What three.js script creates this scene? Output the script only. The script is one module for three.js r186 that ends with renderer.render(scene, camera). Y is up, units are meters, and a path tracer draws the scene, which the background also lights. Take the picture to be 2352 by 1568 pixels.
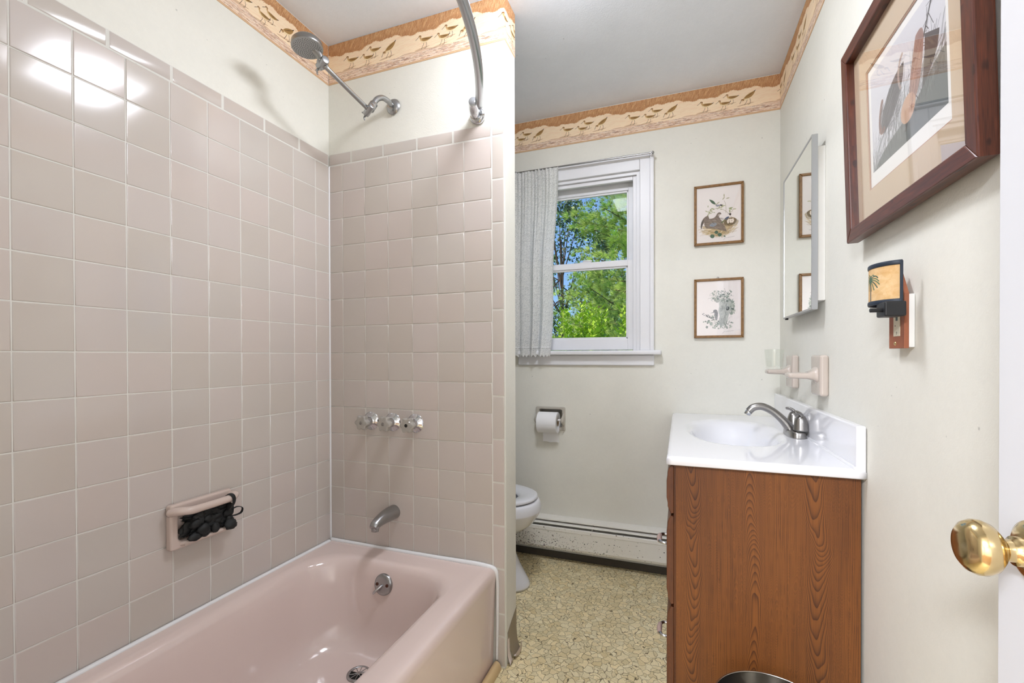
import * as THREE from 'three';
import { RoundedBoxGeometry } from 'three/addons/geometries/RoundedBoxGeometry.js';
import { mergeGeometries, mergeVertices, toCreasedNormals } from 'three/addons/utils/BufferGeometryUtils.js';
import { RectAreaLightUniformsLib } from 'three/addons/lights/RectAreaLightUniformsLib.js';

// ---------------------------------------------------------------- camera, sky, sun, exposure
const scene = new THREE.Scene();
const camera = new THREE.PerspectiveCamera(2 * Math.atan(784 / 1040.556) * 180 / Math.PI, 2352 / 1568, 0.02, 200);
camera.position.set(1.35307, 1.11144, 1.49162);
camera.rotation.set(-0.00651, 0.35475, -0.00267, 'YXZ');
camera.setViewOffset(2352, 1568, 0, -39.44, 2352, 1568);

const renderer = new THREE.WebGLRenderer({ antialias: true });
renderer.toneMapping = THREE.LinearToneMapping;
renderer.toneMappingExposure = 1.68;
renderer.shadowMap.enabled = true;
RectAreaLightUniformsLib.init();

const sunDir = new THREE.Vector3(-0.75, 1.0, 0.42).normalize();
const skyTex = (() => {                                   // clear blue air, paler towards the horizon
  const w = 16, h = 256, d = new Float32Array(w * h * 4);
  for (let y = 0; y < h; y++) { const up = Math.max(0, Math.sin(((y + 0.5) / h - 0.5) * Math.PI)), k = Math.pow(1 - up, 3); for (let x = 0; x < w; x++) d.set([0.10 + 0.24 * k, 0.24 + 0.34 * k, 0.62 + 0.26 * k, 1], (y * w + x) * 4); }
  const t = new THREE.DataTexture(d, w, h, THREE.RGBAFormat, THREE.FloatType); t.mapping = THREE.EquirectangularReflectionMapping; t.magFilter = t.minFilter = THREE.LinearFilter; t.needsUpdate = true; return t;
})();
scene.background = skyTex;
scene.backgroundIntensity = 0.75;

const sun = new THREE.DirectionalLight(0xfff1d6, 4.2);
sun.position.copy(sunDir).multiplyScalar(30); sun.target.position.set(0, 0, -6);
sun.castShadow = true; sun.name = 'sunlight';
Object.assign(sun.shadow.camera, { left: -12, right: 12, top: 12, bottom: -12, near: 1, far: 70 });
scene.add(sun, sun.target);

const LAMP = { x: 1.03, z: 0.3, size: 0.36, power: 15, inner: 0.8, color: 0xf0f4ff };
const HALL_FILL_LAMP = { x: 0.62, z: 3.1, size: 0.6, power: 105, inner: 2, color: 0xf0f4ff };  // unseen lamp added behind the camera, fill light through the doorway

// ---------------------------------------------------------------- helpers
const W = 1.781, ZB = -0.868, HC = 2.39, ZN = 1.532, S = 0.1095;
const PI = Math.PI, V = (x, y, z) => new THREE.Vector3(x, y, z);
function rng(s) { return () => { s = (s + 0x6d2b79f5) | 0; let t = Math.imul(s ^ (s >>> 15), 1 | s); t = (t + Math.imul(t ^ (t >>> 7), 61 | t)) ^ t; return ((t ^ (t >>> 14)) >>> 0) / 4294967296; }; }
const taken = new Map();
function numbered(n) { const k = taken.get(n) || 0; taken.set(n, k + 1); return k ? n + '_' + String(k).padStart(3, '0') : n; }
function shade(m) { m.castShadow = m.receiveShadow = true; return m; }
function uvm(g) {                                        // texture coordinates in metres, by the way each face points
  g = g.index ? g.toNonIndexed() : g; const p = g.attributes.position, uv = new Float32Array(p.count * 2), a = V(), b = V(), c = V(), n = V();
  for (let i = 0; i < p.count; i += 3) {
    a.fromBufferAttribute(p, i); b.fromBufferAttribute(p, i + 1); c.fromBufferAttribute(p, i + 2);
    n.copy(b).sub(a).cross(c.clone().sub(a)); const x = Math.abs(n.x), y = Math.abs(n.y), z = Math.abs(n.z);
    [a, b, c].forEach((q, k) => { const o = (i + k) * 2; if (x >= y && x >= z) { uv[o] = q.z; uv[o + 1] = q.y; } else if (y >= z) { uv[o] = q.x; uv[o + 1] = q.z; } else { uv[o] = q.x; uv[o + 1] = q.y; } });
  }
  g.setAttribute('uv', new THREE.BufferAttribute(uv, 2)); return g;
}
function box(x0, x1, y0, y1, z0, z1) { const g = new THREE.BoxGeometry(x1 - x0, y1 - y0, z1 - z0); g.translate((x0 + x1) / 2, (y0 + y1) / 2, (z0 + z1) / 2); return uvm(g); }
function rbox(x0, x1, y0, y1, z0, z1, r = 0.004, seg = 2) { const g = new RoundedBoxGeometry(x1 - x0, y1 - y0, z1 - z0, seg, Math.min(r, (x1 - x0) / 2.01, (y1 - y0) / 2.01, (z1 - z0) / 2.01)); g.translate((x0 + x1) / 2, (y0 + y1) / 2, (z0 + z1) / 2); return uvm(g); }
function merge(...gs) {
  return mergeGeometries(gs.flat().map((g) => { g = g.index ? g.toNonIndexed() : g; const o = new THREE.BufferGeometry(); o.setAttribute('position', g.attributes.position); o.setAttribute('normal', g.attributes.normal); o.setAttribute('uv', g.attributes.uv || new THREE.BufferAttribute(new Float32Array(g.attributes.position.count * 2), 2)); return o; }));
}
function loft(rings, capA, capB, closed = true) {          // rings of equally many points, joined into one smooth skin
  const n = rings[0].length, pos = [], idx = [], uv = [];
  rings.forEach((r, k) => r.forEach((p, i) => { pos.push(p.x, p.y, p.z); uv.push(i / n, k / (rings.length - 1)); }));
  const m = closed ? n : n - 1;
  for (let k = 0; k + 1 < rings.length; k++) for (let i = 0; i < m; i++) { const a = k * n + i, b = k * n + (i + 1) % n, c = a + n, d = b + n; idx.push(a, b, d, a, d, c); }
  const cap = (k, flip) => { const c = V(0, 0, 0); rings[k].forEach((p) => c.add(p)); c.multiplyScalar(1 / n); const o = pos.length / 3; pos.push(c.x, c.y, c.z); uv.push(0.5, 0.5); for (let i = 0; i < n; i++) { const a = k * n + i, b = k * n + (i + 1) % n; flip ? idx.push(o, b, a) : idx.push(o, a, b); } };
  if (capA) cap(0, true); if (capB) cap(rings.length - 1, false);
  const g = new THREE.BufferGeometry(); g.setAttribute('position', new THREE.Float32BufferAttribute(pos, 3)); g.setAttribute('uv', new THREE.Float32BufferAttribute(uv, 2)); g.setIndex(idx); g.computeVertexNormals(); return g;
}
function sweep(pts, rad, n = 14, samples = 0, caps = true, up = null) {   // a tube with its own radius [across, along up] at each point
  let P = pts.map((p) => (p.isVector3 ? p : V(...p))), R = Array.isArray(rad) ? rad : pts.map(() => rad);
  R = R.map((r) => (Array.isArray(r) ? r : [r, r]));
  if (samples) { const c = new THREE.CatmullRomCurve3(P, false, 'centripetal'), Q = [], T = []; for (let i = 0; i <= samples; i++) { const t = i / samples, f = t * (P.length - 1), k = Math.min(P.length - 2, Math.floor(f)), e = f - k; Q.push(c.getPoint(t)); T.push([R[k][0] * (1 - e) + R[k + 1][0] * e, R[k][1] * (1 - e) + R[k + 1][1] * e]); } P = Q; R = T; }
  const rings = []; let side = null;
  P.forEach((p, i) => {
    const t = P[Math.min(i + 1, P.length - 1)].clone().sub(P[Math.max(i - 1, 0)]).normalize();
    if (!side) { const u = up || (Math.abs(t.y) > 0.9 ? V(1, 0, 0) : V(0, 1, 0)); side = u.clone().cross(t).normalize(); } else side.addScaledVector(t, -side.dot(t)).normalize();
    const nn = t.clone().cross(side); const ring = [];
    for (let k = 0; k < n; k++) { const a = -k / n * 2 * PI; ring.push(p.clone().addScaledVector(side, Math.cos(a) * R[i][0]).addScaledVector(nn, -Math.sin(a) * R[i][1])); }
    rings.push(ring);
  });
  return loft(rings, caps, caps);
}
function lathe(prof, seg = 40) { return new THREE.LatheGeometry(prof.map(([r, y]) => new THREE.Vector2(Math.max(r, 1e-5), y)), seg); }
function aim(g, dir, at) { const q = new THREE.Quaternion().setFromUnitVectors(V(0, 1, 0), V(...dir).normalize()); g.applyQuaternion(q); g.translate(...at); return g; }
function shapeOf(pts) { const s = new THREE.Shape(); pts.forEach(([x, y], i) => (i ? s.lineTo(x, y) : s.moveTo(x, y))); s.closePath(); return s; }
function roundRect(x0, x1, y0, y1, r, C = THREE.Shape) { const s = new C(); s.moveTo(x0 + r, y0); s.lineTo(x1 - r, y0); s.absarc(x1 - r, y0 + r, r, -PI / 2, 0); s.lineTo(x1, y1 - r); s.absarc(x1 - r, y1 - r, r, 0, PI / 2); s.lineTo(x0 + r, y1); s.absarc(x0 + r, y1 - r, r, PI / 2, PI); s.lineTo(x0, y0 + r); s.absarc(x0 + r, y0 + r, r, PI, 1.5 * PI); return s; }
function extrude(shape, depth, bevel = 0, seg = 2, curve = 12) { return new THREE.ExtrudeGeometry(shape, { depth: depth - 2 * bevel, bevelEnabled: bevel > 0, bevelSize: bevel, bevelThickness: bevel, bevelOffset: -bevel, bevelSegments: seg, curveSegments: curve }).translate(0, 0, bevel); }
function mesh(name, geo, mat, parent, label) { const m = shade(new THREE.Mesh(geo, mat)); m.name = parent ? name : numbered(name); if (label) m.userData.label = label; (parent || scene).add(m); return m; }
function tag(o, label, category, group, kind) { o.userData.label = label; if (category) o.userData.category = category; if (group) o.userData.group = group; if (kind) o.userData.kind = kind; return o; }
function thing(name, label, category, at = [0, 0, 0], group) { const g = new THREE.Group(); g.name = numbered(name); g.position.set(...at); scene.add(g); return tag(g, label, category, group); }
function struct(name, label) { const g = new THREE.Group(); g.name = numbered(name); scene.add(g); return tag(g, label, null, null, 'structure'); }
function structMesh(name, label, geo, mat) { return tag(mesh(name, geo, mat), label, null, null, 'structure'); }
// part(): geometry given in world metres, kept relative to its thing's base
function part(t, name, geo, mat, label) { geo.translate(-t.position.x, -t.position.y, -t.position.z); return mesh(name, geo, mat, t, label); }
function sub(p, name, geo, mat, t, label) { geo.translate(-t.position.x, -t.position.y, -t.position.z); return mesh(name, geo, mat, p, label); }

// ---------------------------------------------------------------- textures
const lerp = (a, b, t) => a + (b - a) * t, clamp = (x, a = 0, b = 1) => Math.min(b, Math.max(a, x)), smooth = (a, b, x) => { const t = clamp((x - a) / (b - a)); return t * t * (3 - 2 * t); };
function noiser(seed, per) {                             // value noise that repeats every per cells
  const r = rng(seed), t = new Float32Array(per * per).map(() => r());
  const at = (i, j) => t[((j % per) + per) % per * per + ((i % per) + per) % per];
  return (x, y) => { const i = Math.floor(x), j = Math.floor(y), u = x - i, v = y - j, s = u * u * (3 - 2 * u), w = v * v * (3 - 2 * v); return lerp(lerp(at(i, j), at(i + 1, j), s), lerp(at(i, j + 1), at(i + 1, j + 1), s), w); };
}
function dataTex(w, h, fn, srgb = true, repeat = [1, 1]) {
  const d = new Uint8Array(w * h * 4);
  for (let y = 0; y < h; y++) for (let x = 0; x < w; x++) { const c = fn(x, y), o = (y * w + x) * 4; d[o] = clamp(c[0], 0, 255); d[o + 1] = clamp(c[1], 0, 255); d[o + 2] = clamp(c[2], 0, 255); d[o + 3] = 255; }
  const t = new THREE.DataTexture(d, w, h); t.magFilter = THREE.LinearFilter; t.minFilter = THREE.LinearMipmapLinearFilter; t.generateMipmaps = true; t.wrapS = t.wrapT = THREE.RepeatWrapping; if (srgb) t.colorSpace = THREE.SRGBColorSpace; t.repeat.set(...repeat); t.needsUpdate = true; return t;
}
function canvasTex(w, h, draw, repeat) {
  const c = document.createElement('canvas'); c.width = w; c.height = h; draw(c.getContext('2d'), w, h);
  const t = new THREE.CanvasTexture(c); t.colorSpace = THREE.SRGBColorSpace; t.wrapS = t.wrapT = THREE.RepeatWrapping; if (repeat) t.repeat.set(...repeat); return t;
}
const rgb = (r, g, b, a = 1) => `rgba(${r | 0},${g | 0},${b | 0},${a})`;

// painted plaster: fine roller stipple and faint mottling
const stipple = (() => { const a = noiser(11, 128), b = noiser(12, 256), c = noiser(13, 16); return dataTex(512, 512, (x, y) => { const v = 90 + 70 * a(x / 4, y / 4) + 60 * b(x / 2, y / 2) + 30 * c(x / 32, y / 32); return [v, v, v]; }, false, [3.2, 3.2]); })();
const plasterTone = (() => { const a = noiser(21, 8), b = noiser(22, 32), c = noiser(23, 128), r = rng(9); const specks = Array.from({ length: 9 }, () => [r() * 512, r() * 512, 0.5 + r() * 0.7]); return dataTex(512, 512, (x, y) => { let v = 247 + 5 * a(x / 64, y / 64) + 2 * b(x / 16, y / 16) + 2 * c(x / 4, y / 4); for (const [sx, sy, s] of specks) { const d = Math.hypot(x - sx, y - sy); if (d < s) v -= 40; } return [v, v, v]; }, true, [0.9, 0.9]); })();

// printed linoleum: cream flakes with dark outlines
const floorTex = (() => {
  const N = 1024, G = 36, r = rng(77), pts = [], w1 = noiser(31, 64), w2 = noiser(32, 64), n = noiser(33, 256), big = noiser(34, 8);
  const bins = Array.from({ length: G * G }, () => []);
  for (let j = 0; j < G; j++) for (let i = 0; i < G; i++) {
    const k = r() < 0.25 ? 2 : r() < 0.12 ? 0 : 1;
    for (let q = 0; q < k; q++) { const p = { x: (i + r()) / G, y: (j + r()) / G, w: (k === 2 ? 0.35 : 1) * r() * 0.0003, tone: r(), warm: r(), a: r() * PI, st: 1 + r() * 0.9 }; p.c = Math.cos(p.a); p.s = Math.sin(p.a); pts.push(p); bins[j * G + i].push(p); }
  }
  return dataTex(N, N, (px, py) => {
    const x = px / N + (w1(px / 16, py / 16) - 0.5) * 0.016, y = py / N + (w2(px / 16, py / 16) - 0.5) * 0.016;
    const ci = Math.floor(x * G), cj = Math.floor(y * G); let d1 = 9, d2 = 9, best = null, next = null;
    for (let j = cj - 2; j <= cj + 2; j++) for (let i = ci - 2; i <= ci + 2; i++) for (const p of bins[((j + G) % G) * G + (i + G) % G]) {
      let dx = x - p.x, dy = y - p.y; dx -= Math.round(dx); dy -= Math.round(dy);
      const u = dx * p.c + dy * p.s, v = (-dx * p.s + dy * p.c) * p.st, d = u * u + v * v - p.w;
      if (d < d1) { d2 = d1; next = best; d1 = d; best = p; } else if (d < d2) { d2 = d; next = p; }
    }
    let sx = best.x - next.x, sy = best.y - next.y; sx -= Math.round(sx); sy -= Math.round(sy);
    const e = smooth(0.0003, 0.0019, (d2 - d1) / (2 * Math.max(0.004, Math.hypot(sx, sy)))), g = n(px / 4, py / 4), t = best.tone, m = big(px / 128, py / 128);
    const c = [lerp(216, 240, t) + best.warm * 6, lerp(202, 228, t), lerp(160, 190, t) - best.warm * 8].map((q) => q + (g - 0.5) * 16 + (m - 0.5) * 12);
    const l = [104, 90, 62];
    return c.map((q, k) => lerp(l[k] + (g - 0.5) * 20, q, e));
  }, true, [1 / 0.78, 1 / 0.78]);
})();

// oak grain: arches in three runs, straight lines between them
function oakTex(w, h, mw, mh, seed, runs, dark, light) {
  const a = noiser(seed, 64), b = noiser(seed + 1, 512), c = noiser(seed + 2, 512), d = noiser(seed + 3, 16);
  return dataTex(w, h, (px, py) => {
    const x = px / w * mw, y0 = py / h * mh, y = y0 + (a(y0 * 13 + x * 2, 5) - 0.5) * 0.03; let f = 1e9, v = 0, near = 0;
    for (const [xc, half, up, o] of runs) {
      const wob = (a(y * 9 + o * 5, o * 7) - 0.5) * half * 0.7, dx = (x - xc - wob) / half, q = Math.abs(dx);
      if (q < f) { f = q; near = q; v = up * (y + (a(y * 6, o * 9) - 0.5) * 0.12) * 40 + dx * dx * 6.5 + q * q * q * 1.6 + o * 3 + (a(x * 26 + o, y * 5) - 0.5) * 2.6 + (a(x * 80, y * 22 + o) - 0.5) * 0.9; }
    }
    const t = v - Math.floor(v), straight = smooth(1.1, 2.2, near), line = Math.pow(t, 3) * (1 - smooth(0.93, 1, t));
    const fine = b(x * 700, y * 7), pore = smooth(0.55, 0.95, b(x * 1100 + 9, y * 26)) * 0.45 + 0.3 * smooth(0.45, 1, c(x * 330, y * 6));
    const vl = x * 210 + (a(x * 30 + 3, y * 4) - 0.5) * 2.4, vt = vl - Math.floor(vl), thin = Math.pow(vt, 4) * (1 - smooth(0.92, 1, vt)) * (0.25 + 0.75 * a(vl * 0.37, y * 3));
    const k = clamp(line * lerp(0.85, 0.3, straight) + thin * lerp(0.15, 0.6, straight) + pore * lerp(0.34, 0.6, straight) + (fine - 0.5) * 0.18 + (d(x * 14, y * 2.5) - 0.5) * 0.3);
    return [0, 1, 2].map((i) => lerp(light[i], dark[i], k));
  });
}
const oakSide = oakTex(1024, 1536, 0.46, 0.82, 300, [[0.06, 0.034, -1, 0.3], [0.205, 0.03, 1, 1.7], [0.355, 0.036, -0.85, 2.9]], [56, 25, 4], [127, 75, 26]);
oakSide.repeat.set(1 / 0.46, 1 / 0.82); oakSide.offset.set(-1.33 / 0.46, 0);
const oakFront = oakTex(512, 1024, 0.3, 0.8, 320, [[0.07, 0.03, 1, 0.6], [0.22, 0.03, -1, 2.2]], [58, 27, 10], [106, 58, 26]); oakFront.repeat.set(1 / 0.3, 1 / 0.8);
const walnut = (() => { const a = noiser(41, 64), b = noiser(42, 512), k = noiser(43, 16); return dataTex(512, 512, (x, y) => { const v = a(x / 40, y / 8) * 0.5 + b(x / 16, y / 1.0) * 0.5, spot = smooth(0.86, 0.95, k(x / 36, y / 36)) * 0.6, t = clamp(v - spot); return [lerp(54, 112, t), lerp(24, 56, t), lerp(14, 35, t)]; }, true, [2, 6]); })();
const giltTex = (() => { const a = noiser(51, 128), b = noiser(52, 512); return dataTex(256, 256, (x, y) => { const t = a(x / 14, y / 3) * 0.6 + b(x, y) * 0.4; return [lerp(104, 164, t), lerp(72, 120, t), lerp(32, 66, t)]; }, true, [6, 6]); })();

// wallpaper border: dune grass, sand, wading birds, foam.  0.338 m repeat, 0.160 m high
const BORDER = { len: 0.338, h: 0.161 };
const borderTex = canvasTex(1352, 644, (c, w, h) => {
  const r = rng(5);
  c.fillStyle = rgb(250, 226, 192); c.fillRect(0, 0, w, h);
  const wrap = (x, f) => { for (const o of [-w, 0, w]) { c.save(); c.translate(x + o, 0); f(); c.restore(); } };
  for (let i = 0; i < 900; i++) { const x = r() * w, y = 130 + r() * 370, l = 30 + r() * 150, d = r(); const col = d < 0.5 ? rgb(254, 238, 208, 0.36) : d < 0.75 ? rgb(226, 172, 122, 0.2) : rgb(240, 184, 142, 0.28); wrap(x, () => { c.strokeStyle = col; c.lineWidth = 1 + r() * 4; c.beginPath(); c.moveTo(0, y); c.quadraticCurveTo(l / 2, y - 4 - r() * 8, l, y - 8); c.stroke(); }); }
  const edge = (x) => 176 + 34 * Math.sin(x / w * 2 * PI + 0.6) + 16 * Math.sin(x / w * 6 * PI + 2) + 8 * Math.sin(x / w * 14 * PI);
  c.fillStyle = rgb(186, 132, 88); c.beginPath(); c.moveTo(0, 0); for (let x = 0; x <= w; x += 8) c.lineTo(x, edge(x) + (r() - 0.5) * 14); c.lineTo(w, 0); c.fill();
  for (let i = 0; i < 1500; i++) { const x = r() * w, e = edge(x), y = r() * e, l = 26 + r() * 60, d = r(), lean = 10 + r() * 34; const col = d < 0.42 ? rgb(220, 172, 120, 0.62) : d < 0.72 ? rgb(146, 96, 56, 0.5) : rgb(242, 208, 162, 0.55); wrap(x, () => { c.strokeStyle = col; c.lineWidth = 1.3 + r() * 2.6; c.beginPath(); c.moveTo(0, Math.min(y + 20, e + 10)); c.quadraticCurveTo(lean * 0.25, y - l * 0.5, lean, y - l); c.stroke(); }); }
  for (let i = 0; i < 420; i++) { const x = r() * w, e = edge(x), q = r() * r() * 46; wrap(x, () => { c.strokeStyle = r() < 0.5 ? rgb(190, 140, 92, 0.4) : rgb(172, 120, 74, 0.34); c.lineWidth = 2 + r() * 3; c.beginPath(); c.moveTo(0, e + q - 14); c.quadraticCurveTo(14, e + q - 30 - r() * 26, 30 + r() * 26, e + q - 44 - r() * 30); c.stroke(); }); }
  const surf = (x) => 486 + 16 * Math.sin(x / w * 2 * PI + 4) + 8 * Math.sin(x / w * 8 * PI);
  c.fillStyle = rgb(224, 190, 160, 0.75); c.beginPath(); c.moveTo(0, h); for (let x = 0; x <= w; x += 8) c.lineTo(x, surf(x)); c.lineTo(w, h); c.fill();
  c.strokeStyle = rgb(140, 96, 76, 0.8); c.lineWidth = 4; c.beginPath(); for (let x = 0; x <= w; x += 8) c.lineTo(x, surf(x) + 2); c.stroke();
  for (let i = 0; i < 520; i++) { const x = r() * w, y = 496 + r() * 118, l = 20 + r() * 100, d = r(); const col = d < 0.45 ? rgb(248, 236, 220, 0.66) : d < 0.72 ? rgb(178, 132, 112, 0.5) : d < 0.9 ? rgb(212, 178, 158, 0.5) : rgb(96, 64, 48, 0.5); wrap(x, () => { c.strokeStyle = col; c.lineWidth = 2 + r() * 6; c.beginPath(); c.moveTo(0, y); c.bezierCurveTo(l * 0.3, y - 14 * r(), l * 0.6, y + 10 * r(), l, y - 6 * r()); c.stroke(); }); }
  c.fillStyle = rgb(214, 178, 138); c.fillRect(0, h - 22, w, 22); c.fillStyle = rgb(186, 140, 104); c.fillRect(0, h - 26, w, 4);
  const bird = (x, y, s, bend) => wrap(x, () => {
    c.save(); c.translate(0, y); c.scale(s, s); c.lineCap = 'round';
    c.fillStyle = rgb(150, 104, 64, 0.35); c.beginPath(); c.ellipse(-30, 112, 110, 9, -0.12, 0, 7); c.fill();
    c.strokeStyle = rgb(72, 48, 30); c.lineWidth = 4.5; c.beginPath(); c.moveTo(-2, 40); c.lineTo(-12, 74); c.lineTo(-40, 118); c.moveTo(26, 38); c.lineTo(36, 74); c.lineTo(28, 112); c.lineTo(4, 122); c.stroke();
    c.fillStyle = rgb(240, 216, 172); c.beginPath(); c.ellipse(2, 16, 60, 32, bend ? -0.5 : 0.12, 0, 7); c.fill();
    c.fillStyle = rgb(168, 130, 74); c.beginPath();
    if (bend) { c.moveTo(-58, 40); c.bezierCurveTo(-40, -6, 10, -40, 96, -62); c.bezierCurveTo(86, -20, 56, 22, 6, 30); c.bezierCurveTo(-22, 32, -40, 32, -58, 40); }
    else { c.moveTo(-52, -14); c.bezierCurveTo(-10, -16, 40, -14, 116, -4); c.bezierCurveTo(88, 22, 50, 32, 8, 30); c.bezierCurveTo(-20, 28, -42, 14, -52, -14); }
    c.fill();
    c.strokeStyle = rgb(104, 72, 36, 0.7); c.lineWidth = 3; for (let i = 0; i < 6; i++) { c.beginPath(); const q = i * 10; if (bend) { c.moveTo(-30 + q, 16 - q * 0.5); c.lineTo(30 + q, -22 - q * 0.5); } else { c.moveTo(-26 + q, -4 + i * 3); c.lineTo(46 + q, 2 + i * 2); } c.stroke(); }
    const hx = bend ? -66 : -60, hy = bend ? 46 : -42;
    c.strokeStyle = rgb(206, 166, 112); c.lineWidth = 22; c.beginPath(); c.moveTo(bend ? -44 : -40, bend ? 30 : 4); c.lineTo(hx + 4, hy + (bend ? -4 : 12)); c.stroke();
    c.fillStyle = rgb(150, 108, 62); c.beginPath(); c.ellipse(hx, hy, 20, 15, 0.2, 0, 7); c.fill();
    c.fillStyle = rgb(226, 192, 144); c.beginPath(); c.ellipse(hx - 3, hy + 6, 12, 7, 0.2, 0, 7); c.fill();
    c.fillStyle = rgb(38, 26, 16); c.beginPath(); c.arc(hx - 6, hy - 2, 3.4, 0, 7); c.fill();
    c.strokeStyle = rgb(62, 44, 30); c.lineWidth = 5; c.beginPath(); c.moveTo(hx - 16, hy + 3); c.lineTo(hx - (bend ? 36 : 62), hy + (bend ? 46 : 34)); c.stroke();
    c.strokeStyle = rgb(60, 48, 36); c.lineWidth = 8; c.beginPath(); if (bend) { c.moveTo(80, -54); c.lineTo(98, -66); } else { c.moveTo(94, 0); c.lineTo(118, -6); } c.stroke();
    c.restore();
  });
  bird(250, 318, 1.2, false); bird(690, 262, 1.12, false); bird(560, 350, 1.08, false); bird(970, 300, 1.3, true);
}, [1 / BORDER.len, 1]);

// small prints
function leafAt(c, x, y, l, a, col) { c.save(); c.translate(x, y); c.rotate(a); c.fillStyle = col; c.beginPath(); c.moveTo(0, 0); c.quadraticCurveTo(l * 0.5, -l * 0.32, l, 0); c.quadraticCurveTo(l * 0.5, l * 0.32, 0, 0); c.fill(); c.strokeStyle = 'rgba(60,70,40,0.45)'; c.lineWidth = 1; c.beginPath(); c.moveTo(0, 0); c.lineTo(l * 0.9, 0); c.stroke(); c.restore(); }
function scribble(c, x, y, k) { c.strokeStyle = 'rgba(90,86,80,0.8)'; c.lineWidth = 1.6; c.beginPath(); c.moveTo(x - 34 * k, y + 14 * k); c.lineTo(x - 20 * k, y - 2 * k); for (let i = 0; i < 12; i++) c.lineTo(x + i * 5 * k, y - (i % 2 ? 5 : 0) * k - i * 0.6 * k); c.stroke(); }
const printNest = canvasTex(512, 680, (c, w, h) => {
  const r = rng(61); c.fillStyle = rgb(238, 231, 226); c.fillRect(0, 0, w, h); c.lineCap = 'round';
  for (let i = 0; i < 620; i++) { const x = 256 + (r() + r() - 1) * 205, y = 545 + (r() - 0.5) * 110 - Math.abs(x - 256) * 0.12, l = 30 + r() * 80, a = -0.25 + (r() - 0.5) * 0.9 + (x < 240 ? 0.35 : -0.35), d = r(); c.strokeStyle = d < 0.4 ? rgb(196, 170, 120, 0.8) : d < 0.75 ? rgb(150, 122, 78, 0.7) : rgb(226, 206, 164, 0.8); c.lineWidth = 1.5 + r() * 2.5; c.beginPath(); c.moveTo(x - Math.cos(a) * l / 2, y - Math.sin(a) * l / 2); c.lineTo(x + Math.cos(a) * l / 2, y + Math.sin(a) * l / 2); c.stroke(); }
  c.strokeStyle = rgb(150, 136, 104); c.lineWidth = 3; c.beginPath(); c.moveTo(440, 470); c.quadraticCurveTo(380, 300, 250, 262); c.quadraticCurveTo(200, 262, 140, 320); c.moveTo(340, 330); c.quadraticCurveTo(350, 240, 320, 180); c.moveTo(360, 350); c.quadraticCurveTo(420, 320, 424, 290); c.stroke();
  for (let i = 0; i < 26; i++) { const t = r(), x = 130 + t * 310, y = 250 + Math.abs(t - 0.4) * 120 + (r() - 0.5) * 110; leafAt(c, x, y, 26 + r() * 26, r() * 7, r() < 0.5 ? rgb(150, 158, 104, 0.85) : rgb(178, 178, 130, 0.85)); }
  for (const [x, y, a] of [[300, 170, -0.9], [340, 160, -0.2], [270, 190, 2.6], [320, 140, -1.6]]) leafAt(c, x, y, 44, a, rgb(172, 166, 130, 0.8));
  c.fillStyle = rgb(128, 112, 98); c.beginPath(); c.moveTo(52, 470); c.bezierCurveTo(54, 400, 86, 352, 136, 344); c.bezierCurveTo(150, 366, 144, 380, 156, 386); c.bezierCurveTo(200, 388, 220, 372, 236, 340); c.bezierCurveTo(250, 306, 290, 312, 288, 342); c.bezierCurveTo(276, 340, 262, 352, 262, 378); c.bezierCurveTo(290, 420, 330, 470, 350, 560); c.bezierCurveTo(270, 530, 190, 500, 120, 500); c.bezierCurveTo(92, 470, 88, 440, 96, 424); c.bezierCurveTo(74, 440, 64, 480, 60, 500); c.closePath(); c.fill();
  c.fillStyle = rgb(64, 56, 52); c.beginPath(); c.moveTo(52, 486); c.bezierCurveTo(52, 430, 66, 400, 92, 384); c.bezierCurveTo(70, 430, 70, 460, 60, 506); c.fill();
  c.fillStyle = rgb(138, 152, 168); c.beginPath(); c.ellipse(196, 460, 42, 22, -0.2, 0, 7); c.fill(); c.strokeStyle = rgb(70, 60, 52, 0.6); c.lineWidth = 2; for (let i = 0; i < 240; i++) { const x = 90 + r() * 230, y = 370 + r() * 160; if (y < 350 + Math.abs(x - 190) * 0.25 || y > 470 + (x - 120) * 0.38) continue; const d = r(); c.strokeStyle = d < 0.45 ? rgb(166, 150, 136, 0.7) : d < 0.8 ? rgb(92, 80, 70, 0.6) : rgb(196, 184, 172, 0.6); c.lineWidth = 1 + r() * 2.4; c.beginPath(); c.moveTo(x, y); c.quadraticCurveTo(x + 8, y + 8, x + 20 + r() * 14, y + 8 + r() * 10); c.stroke(); }
  c.fillStyle = rgb(206, 196, 184, 0.8); c.beginPath(); c.ellipse(262, 348, 14, 10, -0.6, 0, 7); c.fill(); c.fillStyle = rgb(30, 24, 20); c.beginPath(); c.arc(274, 330, 3.4, 0, 7); c.fill();
  c.fillStyle = rgb(60, 92, 66); c.beginPath(); c.moveTo(150, 148); c.bezierCurveTo(200, 160, 220, 190, 224, 216); c.bezierCurveTo(190, 214, 166, 186, 150, 148); c.fill(); c.fillStyle = rgb(30, 32, 32); c.beginPath(); c.ellipse(286, 232, 16, 9, 0.2, 0, 7); c.fill(); c.fillStyle = rgb(150, 150, 160); c.beginPath(); c.ellipse(248, 232, 26, 12, 0.15, 0, 7); c.fill();
  c.fillStyle = rgb(74, 90, 122); c.beginPath(); c.ellipse(350, 396, 30, 12, -0.5, 0, 7); c.fill(); c.fillStyle = rgb(28, 28, 30); c.beginPath(); c.arc(388, 352, 12, 0, 7); c.fill(); c.fillStyle = rgb(92, 112, 70); c.beginPath(); c.moveTo(330, 404); c.lineTo(282, 446); c.lineTo(296, 450); c.lineTo(340, 416); c.fill();
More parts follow.
